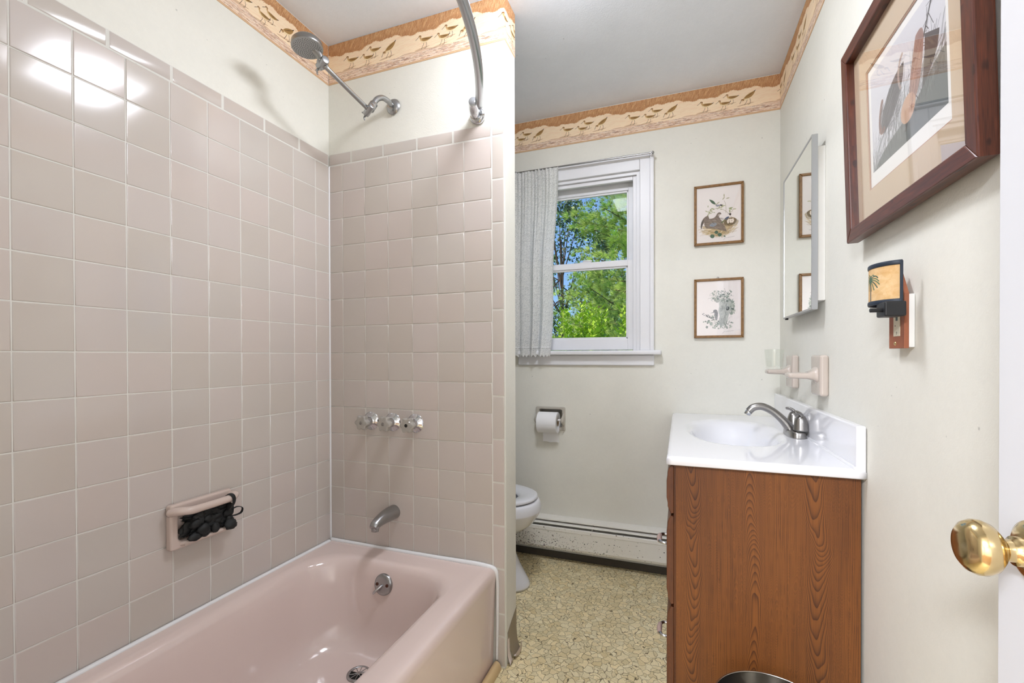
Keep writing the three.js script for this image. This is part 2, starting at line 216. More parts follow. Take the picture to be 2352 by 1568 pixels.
  c.fillStyle = rgb(108, 92, 64); c.beginPath(); c.ellipse(390, 442, 72, 46, -0.25, 0, 7); c.fill(); for (let i = 0; i < 160; i++) { const a = r() * 7, q = 0.7 + r() * 0.55, x = 390 + Math.cos(a) * 72 * q, y = 446 + Math.sin(a) * 46 * q; c.strokeStyle = r() < 0.5 ? rgb(176, 148, 98, 0.8) : rgb(96, 78, 50, 0.7); c.lineWidth = 1.6; c.beginPath(); c.moveTo(x, y); c.lineTo(x + Math.sin(a) * 34, y - Math.cos(a) * 22); c.stroke(); }
  c.fillStyle = rgb(240, 228, 214); for (let i = 0; i < 9; i++) { c.beginPath(); c.ellipse(362 + (i % 3) * 26 + r() * 8, 420 + Math.floor(i / 3) * 18 - i * 1.5, 14, 11, r() * 3, 0, 7); c.fill(); }
  c.fillStyle = rgb(72, 104, 80); for (const [x, y, q] of [[186, 600, 26], [232, 556, 22], [270, 588, 24], [326, 612, 10]]) { c.beginPath(); c.ellipse(x, y, q, q * 0.9, 0.4, 0, 7); c.fill(); }
  scribble(c, 360, 634, 1.4);
});
const printTree = canvasTex(512, 680, (c, w, h) => {
  const r = rng(71); c.fillStyle = rgb(238, 231, 227); c.fillRect(0, 0, w, h); c.lineCap = 'round';
  // broken trunk with bark strokes and a hollow
  c.fillStyle = rgb(186, 189, 183); c.beginPath(); c.moveTo(258, 250); c.lineTo(300, 218); c.lineTo(336, 250); c.lineTo(352, 200); c.lineTo(392, 260); c.lineTo(424, 226); c.lineTo(416, 320); c.lineTo(398, 372); c.lineTo(372, 430); c.lineTo(352, 520); c.lineTo(300, 570); c.lineTo(262, 540); c.lineTo(272, 440); c.lineTo(254, 380); c.lineTo(266, 320); c.closePath(); c.fill();
  for (let i = 0; i < 260; i++) { const y = 240 + r() * 310, x = 268 + r() * (y < 380 ? 140 : 90); const d = r(); c.strokeStyle = d < 0.4 ? rgb(128, 133, 128, 0.7) : d < 0.7 ? rgb(214, 214, 208, 0.8) : rgb(88, 94, 92, 0.6); c.lineWidth = 1 + r() * 2.5; c.beginPath(); c.moveTo(x, y); c.quadraticCurveTo(x + 6 * (r() - 0.5), y + 14, x - 4 + 8 * (r() - 0.5), y + 18 + r() * 24); c.stroke(); }
  c.fillStyle = rgb(76, 82, 82); c.beginPath(); c.ellipse(360, 348, 19, 24, 0.2, 0, 7); c.fill(); c.fillStyle = rgb(150, 154, 150); c.beginPath(); c.ellipse(356, 342, 10, 13, 0, 0, 7); c.fill();
  // bird clinging to the bark, another on a shelf of the trunk
  c.fillStyle = rgb(120, 120, 124); c.beginPath(); c.moveTo(196, 372); c.bezierCurveTo(206, 350, 240, 352, 244, 376); c.bezierCurveTo(258, 410, 250, 450, 232, 496); c.bezierCurveTo(214, 470, 206, 420, 212, 394); c.lineTo(160, 402); c.lineTo(196, 388); c.closePath(); c.fill();
  c.fillStyle = rgb(164, 166, 160); c.beginPath(); c.moveTo(196, 200); c.bezierCurveTo(220, 236, 260, 240, 276, 226); c.bezierCurveTo(276, 262, 250, 280, 232, 270); c.bezierCurveTo(212, 256, 202, 230, 196, 200); c.fill();
  for (let i = 0; i < 90; i++) { const x = 208 + r() * 40, y = 380 + r() * 100; c.strokeStyle = r() < 0.5 ? rgb(168, 168, 170, 0.7) : rgb(76, 76, 82, 0.6); c.lineWidth = 1.6; c.beginPath(); c.moveTo(x, y); c.lineTo(x + 4, y + 14); c.stroke(); }
  c.strokeStyle = rgb(140, 142, 134, 0.9); for (let i = 0; i < 46; i++) { const top = r() < 0.5, x = 260 + (r() - 0.5) * 150, y = top ? 200 : 520, a = r() * 7, l = 50 + r() * 110; c.lineWidth = 1 + r() * 1.6; c.beginPath(); c.moveTo(x, y); c.bezierCurveTo(x + Math.cos(a) * l * 0.4 + 12, y + Math.sin(a) * l * 0.2, x + Math.cos(a) * l * 0.7, y + Math.sin(a) * l * 0.7 - 10, x + Math.cos(a) * l, y + Math.sin(a) * l * 0.6); c.stroke(); }
  const ivy = (x, y, q, a, col) => { c.save(); c.translate(x, y); c.rotate(a); c.fillStyle = col; c.beginPath(); for (const [px, py] of [[0, 1], [0.5, 0.45], [1, 0.5], [0.62, -0.1], [0.5, -0.6], [0, -0.3], [-0.5, -0.6], [-0.62, -0.1], [-1, 0.5], [-0.5, 0.45]]) c.lineTo(px * q, py * q); c.closePath(); c.fill(); c.strokeStyle = rgb(210, 214, 206, 0.6); c.lineWidth = 1; c.beginPath(); c.moveTo(0, -q * 0.3); c.lineTo(0, q * 0.8); c.stroke(); c.restore(); };
  for (let i = 0; i < 250; i++) { const z = r(), x = z < 0.45 ? 290 + (r() + r() - 1) * 150 : z < 0.62 ? 410 + (r() - 0.5) * 50 : z < 0.9 ? 270 + (r() + r() - 1) * 190 : 130 + r() * 110, y = z < 0.45 ? 190 + (r() - 0.5) * 130 : z < 0.62 ? 250 + r() * 160 : z < 0.9 ? 540 + (r() - 0.5) * 100 : 420 + r() * 120, d = r(); ivy(x, y, 5 + r() * r() * 19, r() * 7, d < 0.3 ? rgb(82, 96, 88, 0.9) : d < 0.7 ? rgb(138, 150, 138, 0.9) : rgb(178, 184, 172, 0.9)); }
  for (let i = 0; i < 30; i++) { const t = r(); c.fillStyle = rgb(74, 80, 84); c.beginPath(); c.arc(72 + t * 130, 402 + t * 66 + (r() - 0.5) * 30, 2.5 + r() * 4.5, 0, 7); c.fill(); }
  scribble(c, 350, 632, 1.4);
});
const printWaders = canvasTex(640, 512, (c, w, h) => {       // white paper with a grey marsh picture on it
  const r = rng(81); c.fillStyle = rgb(240, 238, 233); c.fillRect(0, 0, w, h); c.save(); c.beginPath(); c.rect(34, 40, w - 68, h - 110); c.clip();
  c.fillStyle = rgb(214, 213, 217); c.fillRect(0, 0, w, h);
  c.fillStyle = rgb(92, 98, 98); c.beginPath(); c.moveTo(0, h); c.lineTo(70, 430); c.bezierCurveTo(180, 360, 300, 380, 420, 330); c.bezierCurveTo(500, 290, 560, 260, w, 250); c.lineTo(w, h); c.fill();
  c.lineCap = 'round'; for (let i = 0; i < 260; i++) { const x = r() * w, y = 440 - x * 0.28 + r() * 60, l = 40 + r() * 170, a = -PI / 2 + (r() - 0.5) * 1.1; c.strokeStyle = r() < 0.6 ? rgb(66, 70, 72, 0.6) : rgb(130, 134, 132, 0.6); c.lineWidth = 1.2 + r() * 2.6; c.beginPath(); c.moveTo(x, y); c.quadraticCurveTo(x + Math.cos(a) * l * 0.4, y + Math.sin(a) * l * 0.6, x + Math.cos(a + 0.3) * l, y + Math.sin(a + 0.3) * l); c.stroke(); }
  c.strokeStyle = rgb(58, 56, 60); c.lineWidth = 9; c.beginPath(); c.moveTo(330, 400); c.quadraticCurveTo(440, 200, 560, 20); c.stroke(); c.lineWidth = 5; for (let i = 0; i < 40; i++) { const t = r(), x = 360 + t * 190, y = 350 - t * 320, a = r() * 7, l = 14 + r() * 46; c.lineWidth = 1 + r() * 3; c.beginPath(); c.moveTo(x, y); c.lineTo(x + Math.cos(a) * l, y + Math.sin(a) * l); c.stroke(); }
  c.fillStyle = rgb(84, 82, 88); c.beginPath(); c.moveTo(120, 300); c.bezierCurveTo(150, 190, 260, 150, 330, 150); c.bezierCurveTo(330, 220, 260, 300, 150, 330); c.fill();
  c.strokeStyle = rgb(134, 92, 82); c.lineWidth = 22; c.beginPath(); c.moveTo(150, 310); c.bezierCurveTo(96, 330, 110, 240, 140, 200); c.stroke(); c.strokeStyle = rgb(92, 88, 92); c.lineWidth = 4; c.beginPath(); c.moveTo(140, 204); c.lineTo(96, 330); c.stroke();
  c.fillStyle = rgb(152, 118, 110); c.beginPath(); c.moveTo(420, 120); c.bezierCurveTo(470, 100, 480, 130, 470, 180); c.bezierCurveTo(450, 280, 420, 330, 360, 350); c.bezierCurveTo(350, 280, 390, 190, 420, 120); c.fill();
  c.fillStyle = rgb(200, 160, 132); c.beginPath(); c.ellipse(350, 330, 56, 46, -0.3, 0, 7); c.fill(); c.strokeStyle = rgb(170, 150, 144); c.lineWidth = 14; c.beginPath(); c.moveTo(300, 230); c.bezierCurveTo(270, 190, 290, 130, 320, 120); c.stroke();
  c.lineWidth = 2; for (let i = 0; i < 150; i++) { const x = 140 + r() * 180, y = 175 + r() * 140; if (Math.hypot((x - 230) / 100, (y - 245) / 75) > 1) continue; c.strokeStyle = r() < 0.5 ? rgb(120, 116, 122, 0.8) : rgb(52, 50, 54, 0.8); c.beginPath(); c.moveTo(x, y); c.quadraticCurveTo(x - 16, y + 10, x - 34, y + 30); c.stroke(); }
  for (let i = 0; i < 120; i++) { const t = r(), x = 385 + t * 60 + (r() - 0.5) * 40, y = 320 - t * 180 + (r() - 0.5) * 50; c.strokeStyle = r() < 0.5 ? rgb(196, 150, 132, 0.7) : rgb(124, 84, 76, 0.7); c.beginPath(); c.moveTo(x, y); c.lineTo(x - 12, y + 34); c.stroke(); }
  c.fillStyle = rgb(70, 66, 70); c.beginPath(); c.moveTo(480, 150); c.lineTo(570, 190); c.bezierCurveTo(560, 250, 520, 280, 450, 320); c.bezierCurveTo(470, 250, 480, 200, 480, 150); c.fill();
  c.restore();
});
const shadeTex = canvasTex(512, 384, (c, w, h) => {          // night light shade: sand-coloured paper with a palm
  const r = rng(91); c.fillStyle = rgb(214, 178, 128); c.fillRect(0, 0, w, h);
  for (let i = 0; i < 160; i++) { c.fillStyle = r() < 0.5 ? rgb(232, 206, 158, 0.18) : rgb(196, 148, 84, 0.16); c.beginPath(); c.ellipse(r() * w, r() * h, 20 + r() * 60, 10 + r() * 24, r() * 3, 0, 7); c.fill(); }
  const x = 256, y = 150; c.strokeStyle = rgb(62, 78, 88); c.lineWidth = 11; c.beginPath(); c.moveTo(x, y); c.quadraticCurveTo(x + 6, 260, x + 2, h - 20); c.stroke();
  for (let i = 0; i < 15; i++) { const a = i / 15 * 2 * PI + 0.2, l = 78 + r() * 26, ex = x + Math.cos(a) * l, ey = y + Math.sin(a) * l * 0.8 + 34; c.strokeStyle = i % 2 ? rgb(52, 84, 74) : rgb(86, 112, 84); c.lineWidth = 9; c.beginPath(); c.moveTo(x, y); c.quadraticCurveTo(x + Math.cos(a) * l * 0.6, y + Math.sin(a) * l * 0.7 - 30, ex, ey); c.stroke(); }
});
const gaugeTex = canvasTex(64, 256, (c, w, h) => { c.fillStyle = rgb(216, 208, 184); c.fillRect(0, 0, w, h); c.fillStyle = rgb(150, 82, 72); c.fillRect(20, 42, 26, 36); c.fillStyle = rgb(72, 84, 76); c.fillRect(22, 96, 22, 38); c.fillStyle = rgb(90, 80, 66); c.fillRect(14, 168, 8, 10); c.fillRect(30, 10, 4, 18); c.fillRect(30, 218, 4, 26); c.fillRect(24, 226, 14, 3); });
const curtainTex = canvasTex(256, 256, (c, w, h) => { const r = rng(101); c.fillStyle = rgb(238, 238, 234); c.fillRect(0, 0, w, h); for (let k = 0; k < 520; k++) { const x = r() * w, y = r() * h, a = r() * 7; c.strokeStyle = rgb(134, 138, 138, 0.8); c.lineWidth = 1.8; for (const ox of [-w, 0, w]) for (const oy of [-h, 0, h]) { c.beginPath(); c.moveTo(x + ox, y + oy); c.lineTo(x + ox + 4 * Math.cos(a), y + oy + 4 * Math.sin(a)); c.lineTo(x + ox + 4 * Math.cos(a + 0.9), y + oy + 5 * Math.sin(a + 0.9)); c.stroke(); } } }, [7, 7]);
// baseboard heater: cream enamel with specks of mould and grime, thick towards one end
const mouldTex = canvasTex(2048, 384, (c, w, h) => {
  const r = rng(111); c.fillStyle = rgb(235, 232, 222); c.fillRect(0, 0, w, h);
  for (let i = 0; i < 9500; i++) { const t = Math.pow(r(), 2.0), x = t * w, low = r() < 0.6, y = low ? h - Math.pow(r(), 1.7) * h * 0.62 : r() * h, keep = lerp(1, 0.1, smooth(0.1, 0.62, t)) * (low ? 1 : 0.55); if (r() > keep) continue; c.fillStyle = rgb(38 + r() * 50, 36 + r() * 44, 30 + r() * 36, 0.35 + r() * 0.6); const q = 0.9 + Math.pow(r(), 6) * 6; c.beginPath(); c.ellipse(x, y, q * (0.5 + 0.4 * r()), q, 0, 0, 7); c.fill(); }
  for (let i = 0; i < 260; i++) { c.fillStyle = rgb(60, 56, 48, 0.5); const x = r() * w; c.beginPath(); c.ellipse(x, h - r() * r() * 34, 1 + r() * 9, 1 + r() * 3, 0, 0, 7); c.fill(); }
});

// ---------------------------------------------------------------- materials
const P = (color, roughness = 0.6, o = {}) => new THREE.MeshPhysicalMaterial({ color, roughness, ...o });
const M = {
  wall: P(0xe9e7dc, 0.62, { map: plasterTone, bumpMap: stipple, bumpScale: 0.0005 }),
  ceiling: P(0xf0f4fa, 0.85, { map: plasterTone, bumpMap: stipple, bumpScale: 0.0008 }),
  floor: P(0xffffff, 0.42, { map: floorTex }),
  trim: P(0xe6e6e8, 0.38), door: P(0xdcdde0, 0.45), hall: P(0xe6e4de, 0.8), hallFloor: P(0x8a6a48, 0.5),
  grout: P(0xdedcd4, 0.85, { map: plasterTone }), caulk: P(0xe8e8e8, 0.5), border: P(0xffffff, 0.75, { map: borderTex }),
  tub: P(0xdecbc3, 0.1, { clearcoat: 0.5, clearcoatRoughness: 0.06 }),
  chrome: P(0xc9cbce, 0.1, { metalness: 1 }), dullChrome: P(0xa6a7a8, 0.27, { metalness: 1 }), nickel: P(0x9a9895, 0.3, { metalness: 1 }), rodMetal: P(0xb4b6b9, 0.28, { metalness: 1 }),
  nozzle: P(0xa9abab, 0.5), nozzleDot: P(0x3d4042, 0.6), acrylic: P(0xd2cdc4, 0.16, { transmission: 0.55, thickness: 0.02, ior: 1.49 }),
  dark: P(0x14130f, 0.7), black: P(0x18191b, 0.5), mesh: P(0x101314, 0.62, { sheen: 0.6, sheenRoughness: 0.5 }), rust: P(0x4a2410, 0.9),
  china: P(0xe9eaee, 0.07, { clearcoat: 0.6, clearcoatRoughness: 0.04 }), marble: P(0xebebee, 0.12, { clearcoat: 0.4, clearcoatRoughness: 0.05 }),
  ceramic: P(0xc2b6ab, 0.12), soap: P(0xcdbbb0, 0.12), paperHolder: P(0xbcb6aa, 0.16),
  oakSide: P(0xffffff, 0.55, { map: oakSide }), oakFront: P(0xffffff, 0.42, { map: oakFront }), oakEdge: P(0x5c3116, 0.5),
  walnut: P(0xffffff, 0.38, { map: walnut }), gilt: P(0xffffff, 0.42, { map: giltTex }), plaque: P(0x96583a, 0.6), windowGlass: P(0xffffff, 0, { transmission: 1, thickness: 0, ior: 1.2 }),
  mirror: P(0xf2f5f3, 0.01, { metalness: 1 }), glass: P(0xffffff, 0.0, { transmission: 1, thickness: 0, ior: 1.5 }), tumbler: P(0xfcfdfc, 0.0, { transmission: 1, thickness: 0, ior: 1.55 }),
  white: P(0xe6e5e0, 0.45), paper: P(0xf0f0f0, 0.95), core: P(0x9a7f60, 0.9), brass: P(0xd9c291, 0.16, { metalness: 1 }), mat: P(0xcbb497, 0.9), liner: P(0xb4846a, 0.9),
  steel: P(0xb3b0aa, 0.2, { metalness: 1 }), heater: P(0xebe8de, 0.4), mould: P(0xffffff, 0.45, { map: mouldTex }), pink: P(0xb59a90, 0.3), strip: P(0xcdb183, 0.45), lino: P(0x9c8f78, 0.7), linoBack: P(0xe0d2c6, 0.8),
  curtain: P(0xffffff, 0.95, { map: curtainTex, transmission: 0.3, thickness: 0, side: THREE.DoubleSide }),
  shadeTrim: P(0x1f2a38, 0.5), shadePaper: P(0xffffff, 0.8, { map: shadeTex, side: THREE.DoubleSide }), gauge: P(0xffffff, 0.6, { map: gaugeTex }),
};
const tileTones = [[0.575, 0.51, 0.458], [0.56, 0.51, 0.46], [0.585, 0.515, 0.468], [0.565, 0.507, 0.462], [0.555, 0.5, 0.445], [0.58, 0.518, 0.476]].map((c) => { const m = P(0xffffff, 0.13); m.color.setRGB(...c); return m; });

// ---------------------------------------------------------------- room shell
// floor: flat by the bath, rising a little towards the heater
const floorRise = (z) => (z < 0 ? 0.028 * Math.min(1, -z / 0.868) : 0);
{
  const zs = [ZN + 0.1, 0.8, 0.2, 0, -0.22, -0.45, -0.66, ZB - 0.02], pos = [], idx = [], uv = [];
  zs.forEach((z) => { for (const x of [-0.02, W + 0.02]) { pos.push(x, floorRise(z), z); uv.push(x, z); } });
  zs.forEach((z) => { for (const x of [-0.02, W + 0.02]) { pos.push(x, -0.12, z); uv.push(x, z); } });
  const n = zs.length * 2;
  for (let i = 0; i + 1 < zs.length; i++) { const a = i * 2; idx.push(a, a + 1, a + 3, a, a + 3, a + 2, n + a, n + a + 3, n + a + 1, n + a, n + a + 2, n + a + 3); }
  idx.push(0, n + 1, 1, 0, n, n + 1, n - 2, n - 1, n + n - 1, n - 2, n + n - 1, n + n - 2);
  for (let i = 0; i + 1 < zs.length; i++) { const a = i * 2; idx.push(a, a + 2, n + a + 2, a, n + a + 2, n + a, a + 1, n + a + 3, a + 3, a + 1, n + a + 1, n + a + 3); }
  const g = new THREE.BufferGeometry(); g.setAttribute('position', new THREE.Float32BufferAttribute(pos, 3)); g.setAttribute('uv', new THREE.Float32BufferAttribute(uv, 2)); g.setIndex(idx);
  structMesh('floor', 'cream linoleum floor printed with dark-outlined pebble flakes', toCreasedNormals(g, 0.5), M.floor);
}
structMesh('ceiling', 'smooth pale grey painted ceiling', box(-0.12, W + 0.12, HC, HC + 0.12, ZB - 0.14, ZN + 0.1), M.ceiling);

// a tile: face at z = 0, chamfered rim, 18 triangles
const tileCache = new Map();
function tileGeo(w, h, b = 0.0022) {
  const k = [w.toFixed(4), h.toFixed(4), b].join(); if (tileCache.has(k)) return tileCache.get(k);
  const t = 0.007, ring = (i, z) => [[-w / 2 + i, -h / 2 + i, z], [w / 2 - i, -h / 2 + i, z], [w / 2 - i, h / 2 - i, z], [-w / 2 + i, h / 2 - i, z]];
  const p = [...ring(0, -t), ...ring(0, -b * 0.8), ...ring(b, 0)], idx = [];
  for (const r of [0, 4]) for (let i = 0; i < 4; i++) { const a = r + i, c = r + (i + 1) % 4; idx.push(a, c, c + 4, a, c + 4, a + 4); }
  idx.push(8, 9, 10, 8, 10, 11);
  const g = new THREE.BufferGeometry(); g.setAttribute('position', new THREE.Float32BufferAttribute(p.flat(), 3)); g.setIndex(idx); g.computeVertexNormals(); tileCache.set(k, g); return g;
}
const tr = rng(2024);
function tile(parent, name, cx, cy, w, h, place, b) {
  const m = mesh(name, tileGeo(w - 0.0022, h - 0.0022, b), tileTones[Math.floor(tr() * tileTones.length)], parent);
  place(m, cx, cy); m.rotateX((tr() - 0.5) * 0.006); m.rotateY((tr() - 0.5) * 0.007);
  return m;
}
const onLeft = (m, z, y) => { m.position.set(0, y, z); m.rotation.set(0, PI / 2, 0); };
const onEnd = (m, x, y) => { m.position.set(x, y, 0); m.rotation.set(0, 0, 0); };
function borderStrip(parent, len, place, shift = 0) {
  const g = new THREE.BoxGeometry(len, BORDER.h, 0.0014), uv = g.attributes.uv, p = g.attributes.position;
  for (let i = 0; i < uv.count; i++) uv.setXY(i, p.getX(i) + shift, p.getY(i) / BORDER.h + 0.5);
  const m = mesh('wallpaper_border', g, M.border, parent, 'wallpaper border of wading birds, dune grass and surf'); place(m); return m;
}
const BY = HC - 0.003 - BORDER.h / 2;
{ // left wall, along the bath
  const w = struct('wall_left', 'cream wall above pink-beige square tiles beside the bath');
  mesh('plaster', box(-0.12, -0.006, 0, HC, ZB - 0.14, ZN + 0.1), M.wall, w);
  mesh('grout', box(-0.006, -0.0016, 0.34, 1.938, 0, ZN), M.grout, w);
  const z0 = 0.0731, cols = [[0, z0]]; for (let j = 0; j < 13; j++) cols.push([z0 + j * S, z0 + (j + 1) * S]); cols.push([z0 + 13 * S, ZN]);
  for (const [a, b] of cols) for (let k = 0; k < 14; k++) tile(w, 'tile', (a + b) / 2, 1.89 - (k + 0.5) * S, b - a, S, onLeft);
  for (let j = 0; j < 10; j++) { const a = j ? 0.154 + (j - 1) * 0.1535 : 0, b = Math.min(ZN, 0.154 + j * 0.1535); tile(w, 'cap_tile', (a + b) / 2, 1.9152, b - a, 0.0505, onLeft, 0.005); }
  borderStrip(w, ZN + 0.006, (m) => { m.position.set(-0.0055, BY, ZN / 2); m.rotation.y = PI / 2; }, 0.02);
  borderStrip(w, 0.75, (m) => { m.position.set(-0.0055, BY, -0.49); m.rotation.y = PI / 2; }, 0.1);
  mesh('corner_caulk', sweep([[0.001, 0.357, 0.001], [0.001, 0.9, 0.001], [0.001, 1.89, 0.001]], [[0.0042, 0.0042], [0.0036, 0.0036], [0.0036, 0.0036]], 8, 20), M.caulk, w, 'white caulk in the tiled corner');
}
{ // short wall with the taps, ending in a free edge
  const w = struct('wall_shower', 'short tiled wall holding the shower arm and the bath taps');
  mesh('plaster', merge(rbox(-0.01, 0.7735, 0, HC, -0.112, -0.006, 0.003)), M.wall, w);
  mesh('grout', merge(box(0, 0.7715, 0.34, 1.938, -0.006, -0.0016), box(0.736, 0.7715, 0, 0.34, -0.006, -0.0016)), M.grout, w);
  const x0 = 0.0672, cols = [[0, x0]]; for (let j = 0; j < 6; j++) cols.push([x0 + j * S, x0 + (j + 1) * S]);
  for (const [a, b] of cols) for (let k = 0; k < 14; k++) tile(w, 'tile', (a + b) / 2, 1.89 - (k + 0.5) * S, b - a, S, onEnd);
  for (let j = 0; j < 5; j++) { const a = j ? 0.111 + (j - 1) * 0.1533 : 0, b = 0.111 + j * 0.1533; tile(w, 'cap_tile', (a + b) / 2, 1.9152, b - a, 0.0505, onEnd, 0.005); }
  const xa = 0.7243, xb = 0.7725, ys = [1.9405, 1.892]; for (let j = 1; j <= 10; j++) ys.push(1.892 - j * 0.154); ys.push(0.192, 0.112, 0.003);
  for (let j = 0; j + 1 < ys.length; j++) { const low = ys[j] < 0.36; tile(w, 'edge_tile', ((low ? 0.738 : xa) + xb) / 2, (ys[j] + ys[j + 1]) / 2, xb - (low ? 0.738 : xa), ys[j] - ys[j + 1], onEnd, 0.004); }
  borderStrip(w, 0.778, (m) => m.position.set(0.3845, BY, -0.0055), -0.3845 + 0.045);
  borderStrip(w, 0.105, (m) => { m.position.set(0.7737, BY, -0.0588); m.rotation.y = PI / 2; }, 0.12);
  borderStrip(w, 0.77, (m) => { m.position.set(0.385, BY, -0.1125); m.rotation.y = PI; });
}
{ // window wall
  const w = struct('wall_back', 'cream wall with the window, two small prints and the heater');
  const s = shapeOf([[-0.12, 0], [W + 0.12, 0], [W + 0.12, HC], [-0.12, HC]]);
  const hole = (x0, x1, y0, y1) => { const p = new THREE.Path(); p.moveTo(x0, y0); p.lineTo(x0, y1); p.lineTo(x1, y1); p.lineTo(x1, y0); p.closePath(); s.holes.push(p); };
  hole(0.585, 1.166, 1.11, 2.036); hole(0.638, 0.766, 0.728, 0.826);
  mesh('plaster', uvm(extrude(s, 0.13).translate(0, 0, ZB - 0.13)), M.wall, w);
  borderStrip(w, W, (m) => m.position.set(W / 2, BY, ZB + 0.0007), -W / 2 + 0.037);
  mesh('base_strip', box(0, W, floorRise(ZB) - 0.01, 0.062, ZB, ZB + 0.006), P(0x4a443a, 0.8), w, 'dark base strip under the heater');  // one even dark brown along the wall foot
}
{
  const w = struct('wall_right', 'cream wall with the large framed print and the mirror cabinet');
  mesh('plaster', box(W, W + 0.12, 0, HC, ZB - 0.14, ZN + 0.1), M.wall, w);
  borderStrip(w, ZN - ZB, (m) => { m.position.set(W - 0.0007, BY, (ZN + ZB) / 2); m.rotation.y = -PI / 2; });
}
{ // wall behind the camera with the open doorway, and the hall beyond it
  const w = struct('wall_front', 'cream wall round the open doorway');
  const s = shapeOf([[-0.12, 0], [0.955, 0], [0.955, 2.05], [1.705, 2.05], [1.705, 0], [W + 0.12, 0], [W + 0.12, HC], [-0.12, HC]]);
  mesh('plaster', uvm(extrude(s, 0.1).translate(0, 0, ZN)), M.wall, w);
  const c = struct('trim_1', 'white casing round the open doorway');
  mesh('casing', merge(rbox(0.885, 0.953, 0, 2.12, ZN + 0.1, ZN + 0.118), rbox(1.707, 1.775, 0, 2.12, ZN + 0.1, ZN + 0.118), rbox(0.953, 1.707, 2.052, 2.12, ZN + 0.1, ZN + 0.118)), M.trim, c);
  const h = struct('wall_hall', 'plain beige hall outside the bathroom door');
  mesh('plaster', merge(box(-0.6, -0.5, 0, HC, ZN + 0.1, 4.5), box(2.6, 2.7, 0, HC, ZN + 0.1, 4.5), box(-0.6, 2.7, 0, HC, 4.4, 4.5), box(-0.6, -0.12, 0, HC, ZN, ZN + 0.1), box(W + 0.12, 2.7, 0, HC, ZN, ZN + 0.1)), M.hall, h);
  structMesh('floor', 'brown wooden hall floor beyond the doorway', box(-0.6, 2.7, -0.12, 0, ZN + 0.1, 4.5), M.hallFloor);
  structMesh('ceiling', 'white hall ceiling beyond the doorway', box(-0.6, 2.7, HC, HC + 0.12, ZN + 0.1, 4.5), M.ceiling);
}

// ---------------------------------------------------------------- lamps
function ceilingLamp(L, label) {                          // square drum fitting with frosted sides and base
  const q = L.size / 2, t = thing('ceiling_lamp', label, 'ceiling lamp', [L.x, HC, L.z]), glow = P(0xffffff, 0.4, { emissive: L.color, emissiveIntensity: 2.2 });
  mesh('housing', rbox(-q - 0.004, q + 0.004, -0.026, 0, -q - 0.004, q + 0.004, 0.006), M.white, t);
  mesh('diffuser', rbox(-q, q, -0.078, -0.027, -q, q, 0.016, 3), glow, t);
  const l = new THREE.RectAreaLight(L.color, L.power, L.size - 0.04, L.size - 0.04); l.name = 'lamp_light'; l.position.set(0, -0.081, 0); l.rotation.x = -PI / 2; t.add(l);
  const b = new THREE.PointLight(L.color, L.inner, 0, 2); b.name = 'bulb_light'; b.position.set(0, -0.055, 0); b.castShadow = true; b.shadow.radius = 4; t.add(b);
}
ceilingLamp(LAMP, 'square frosted drum ceiling lamp in the middle of the bathroom');
ceilingLamp(HALL_FILL_LAMP, 'unseen square drum lamp added in the hall to fill the bathroom with light');

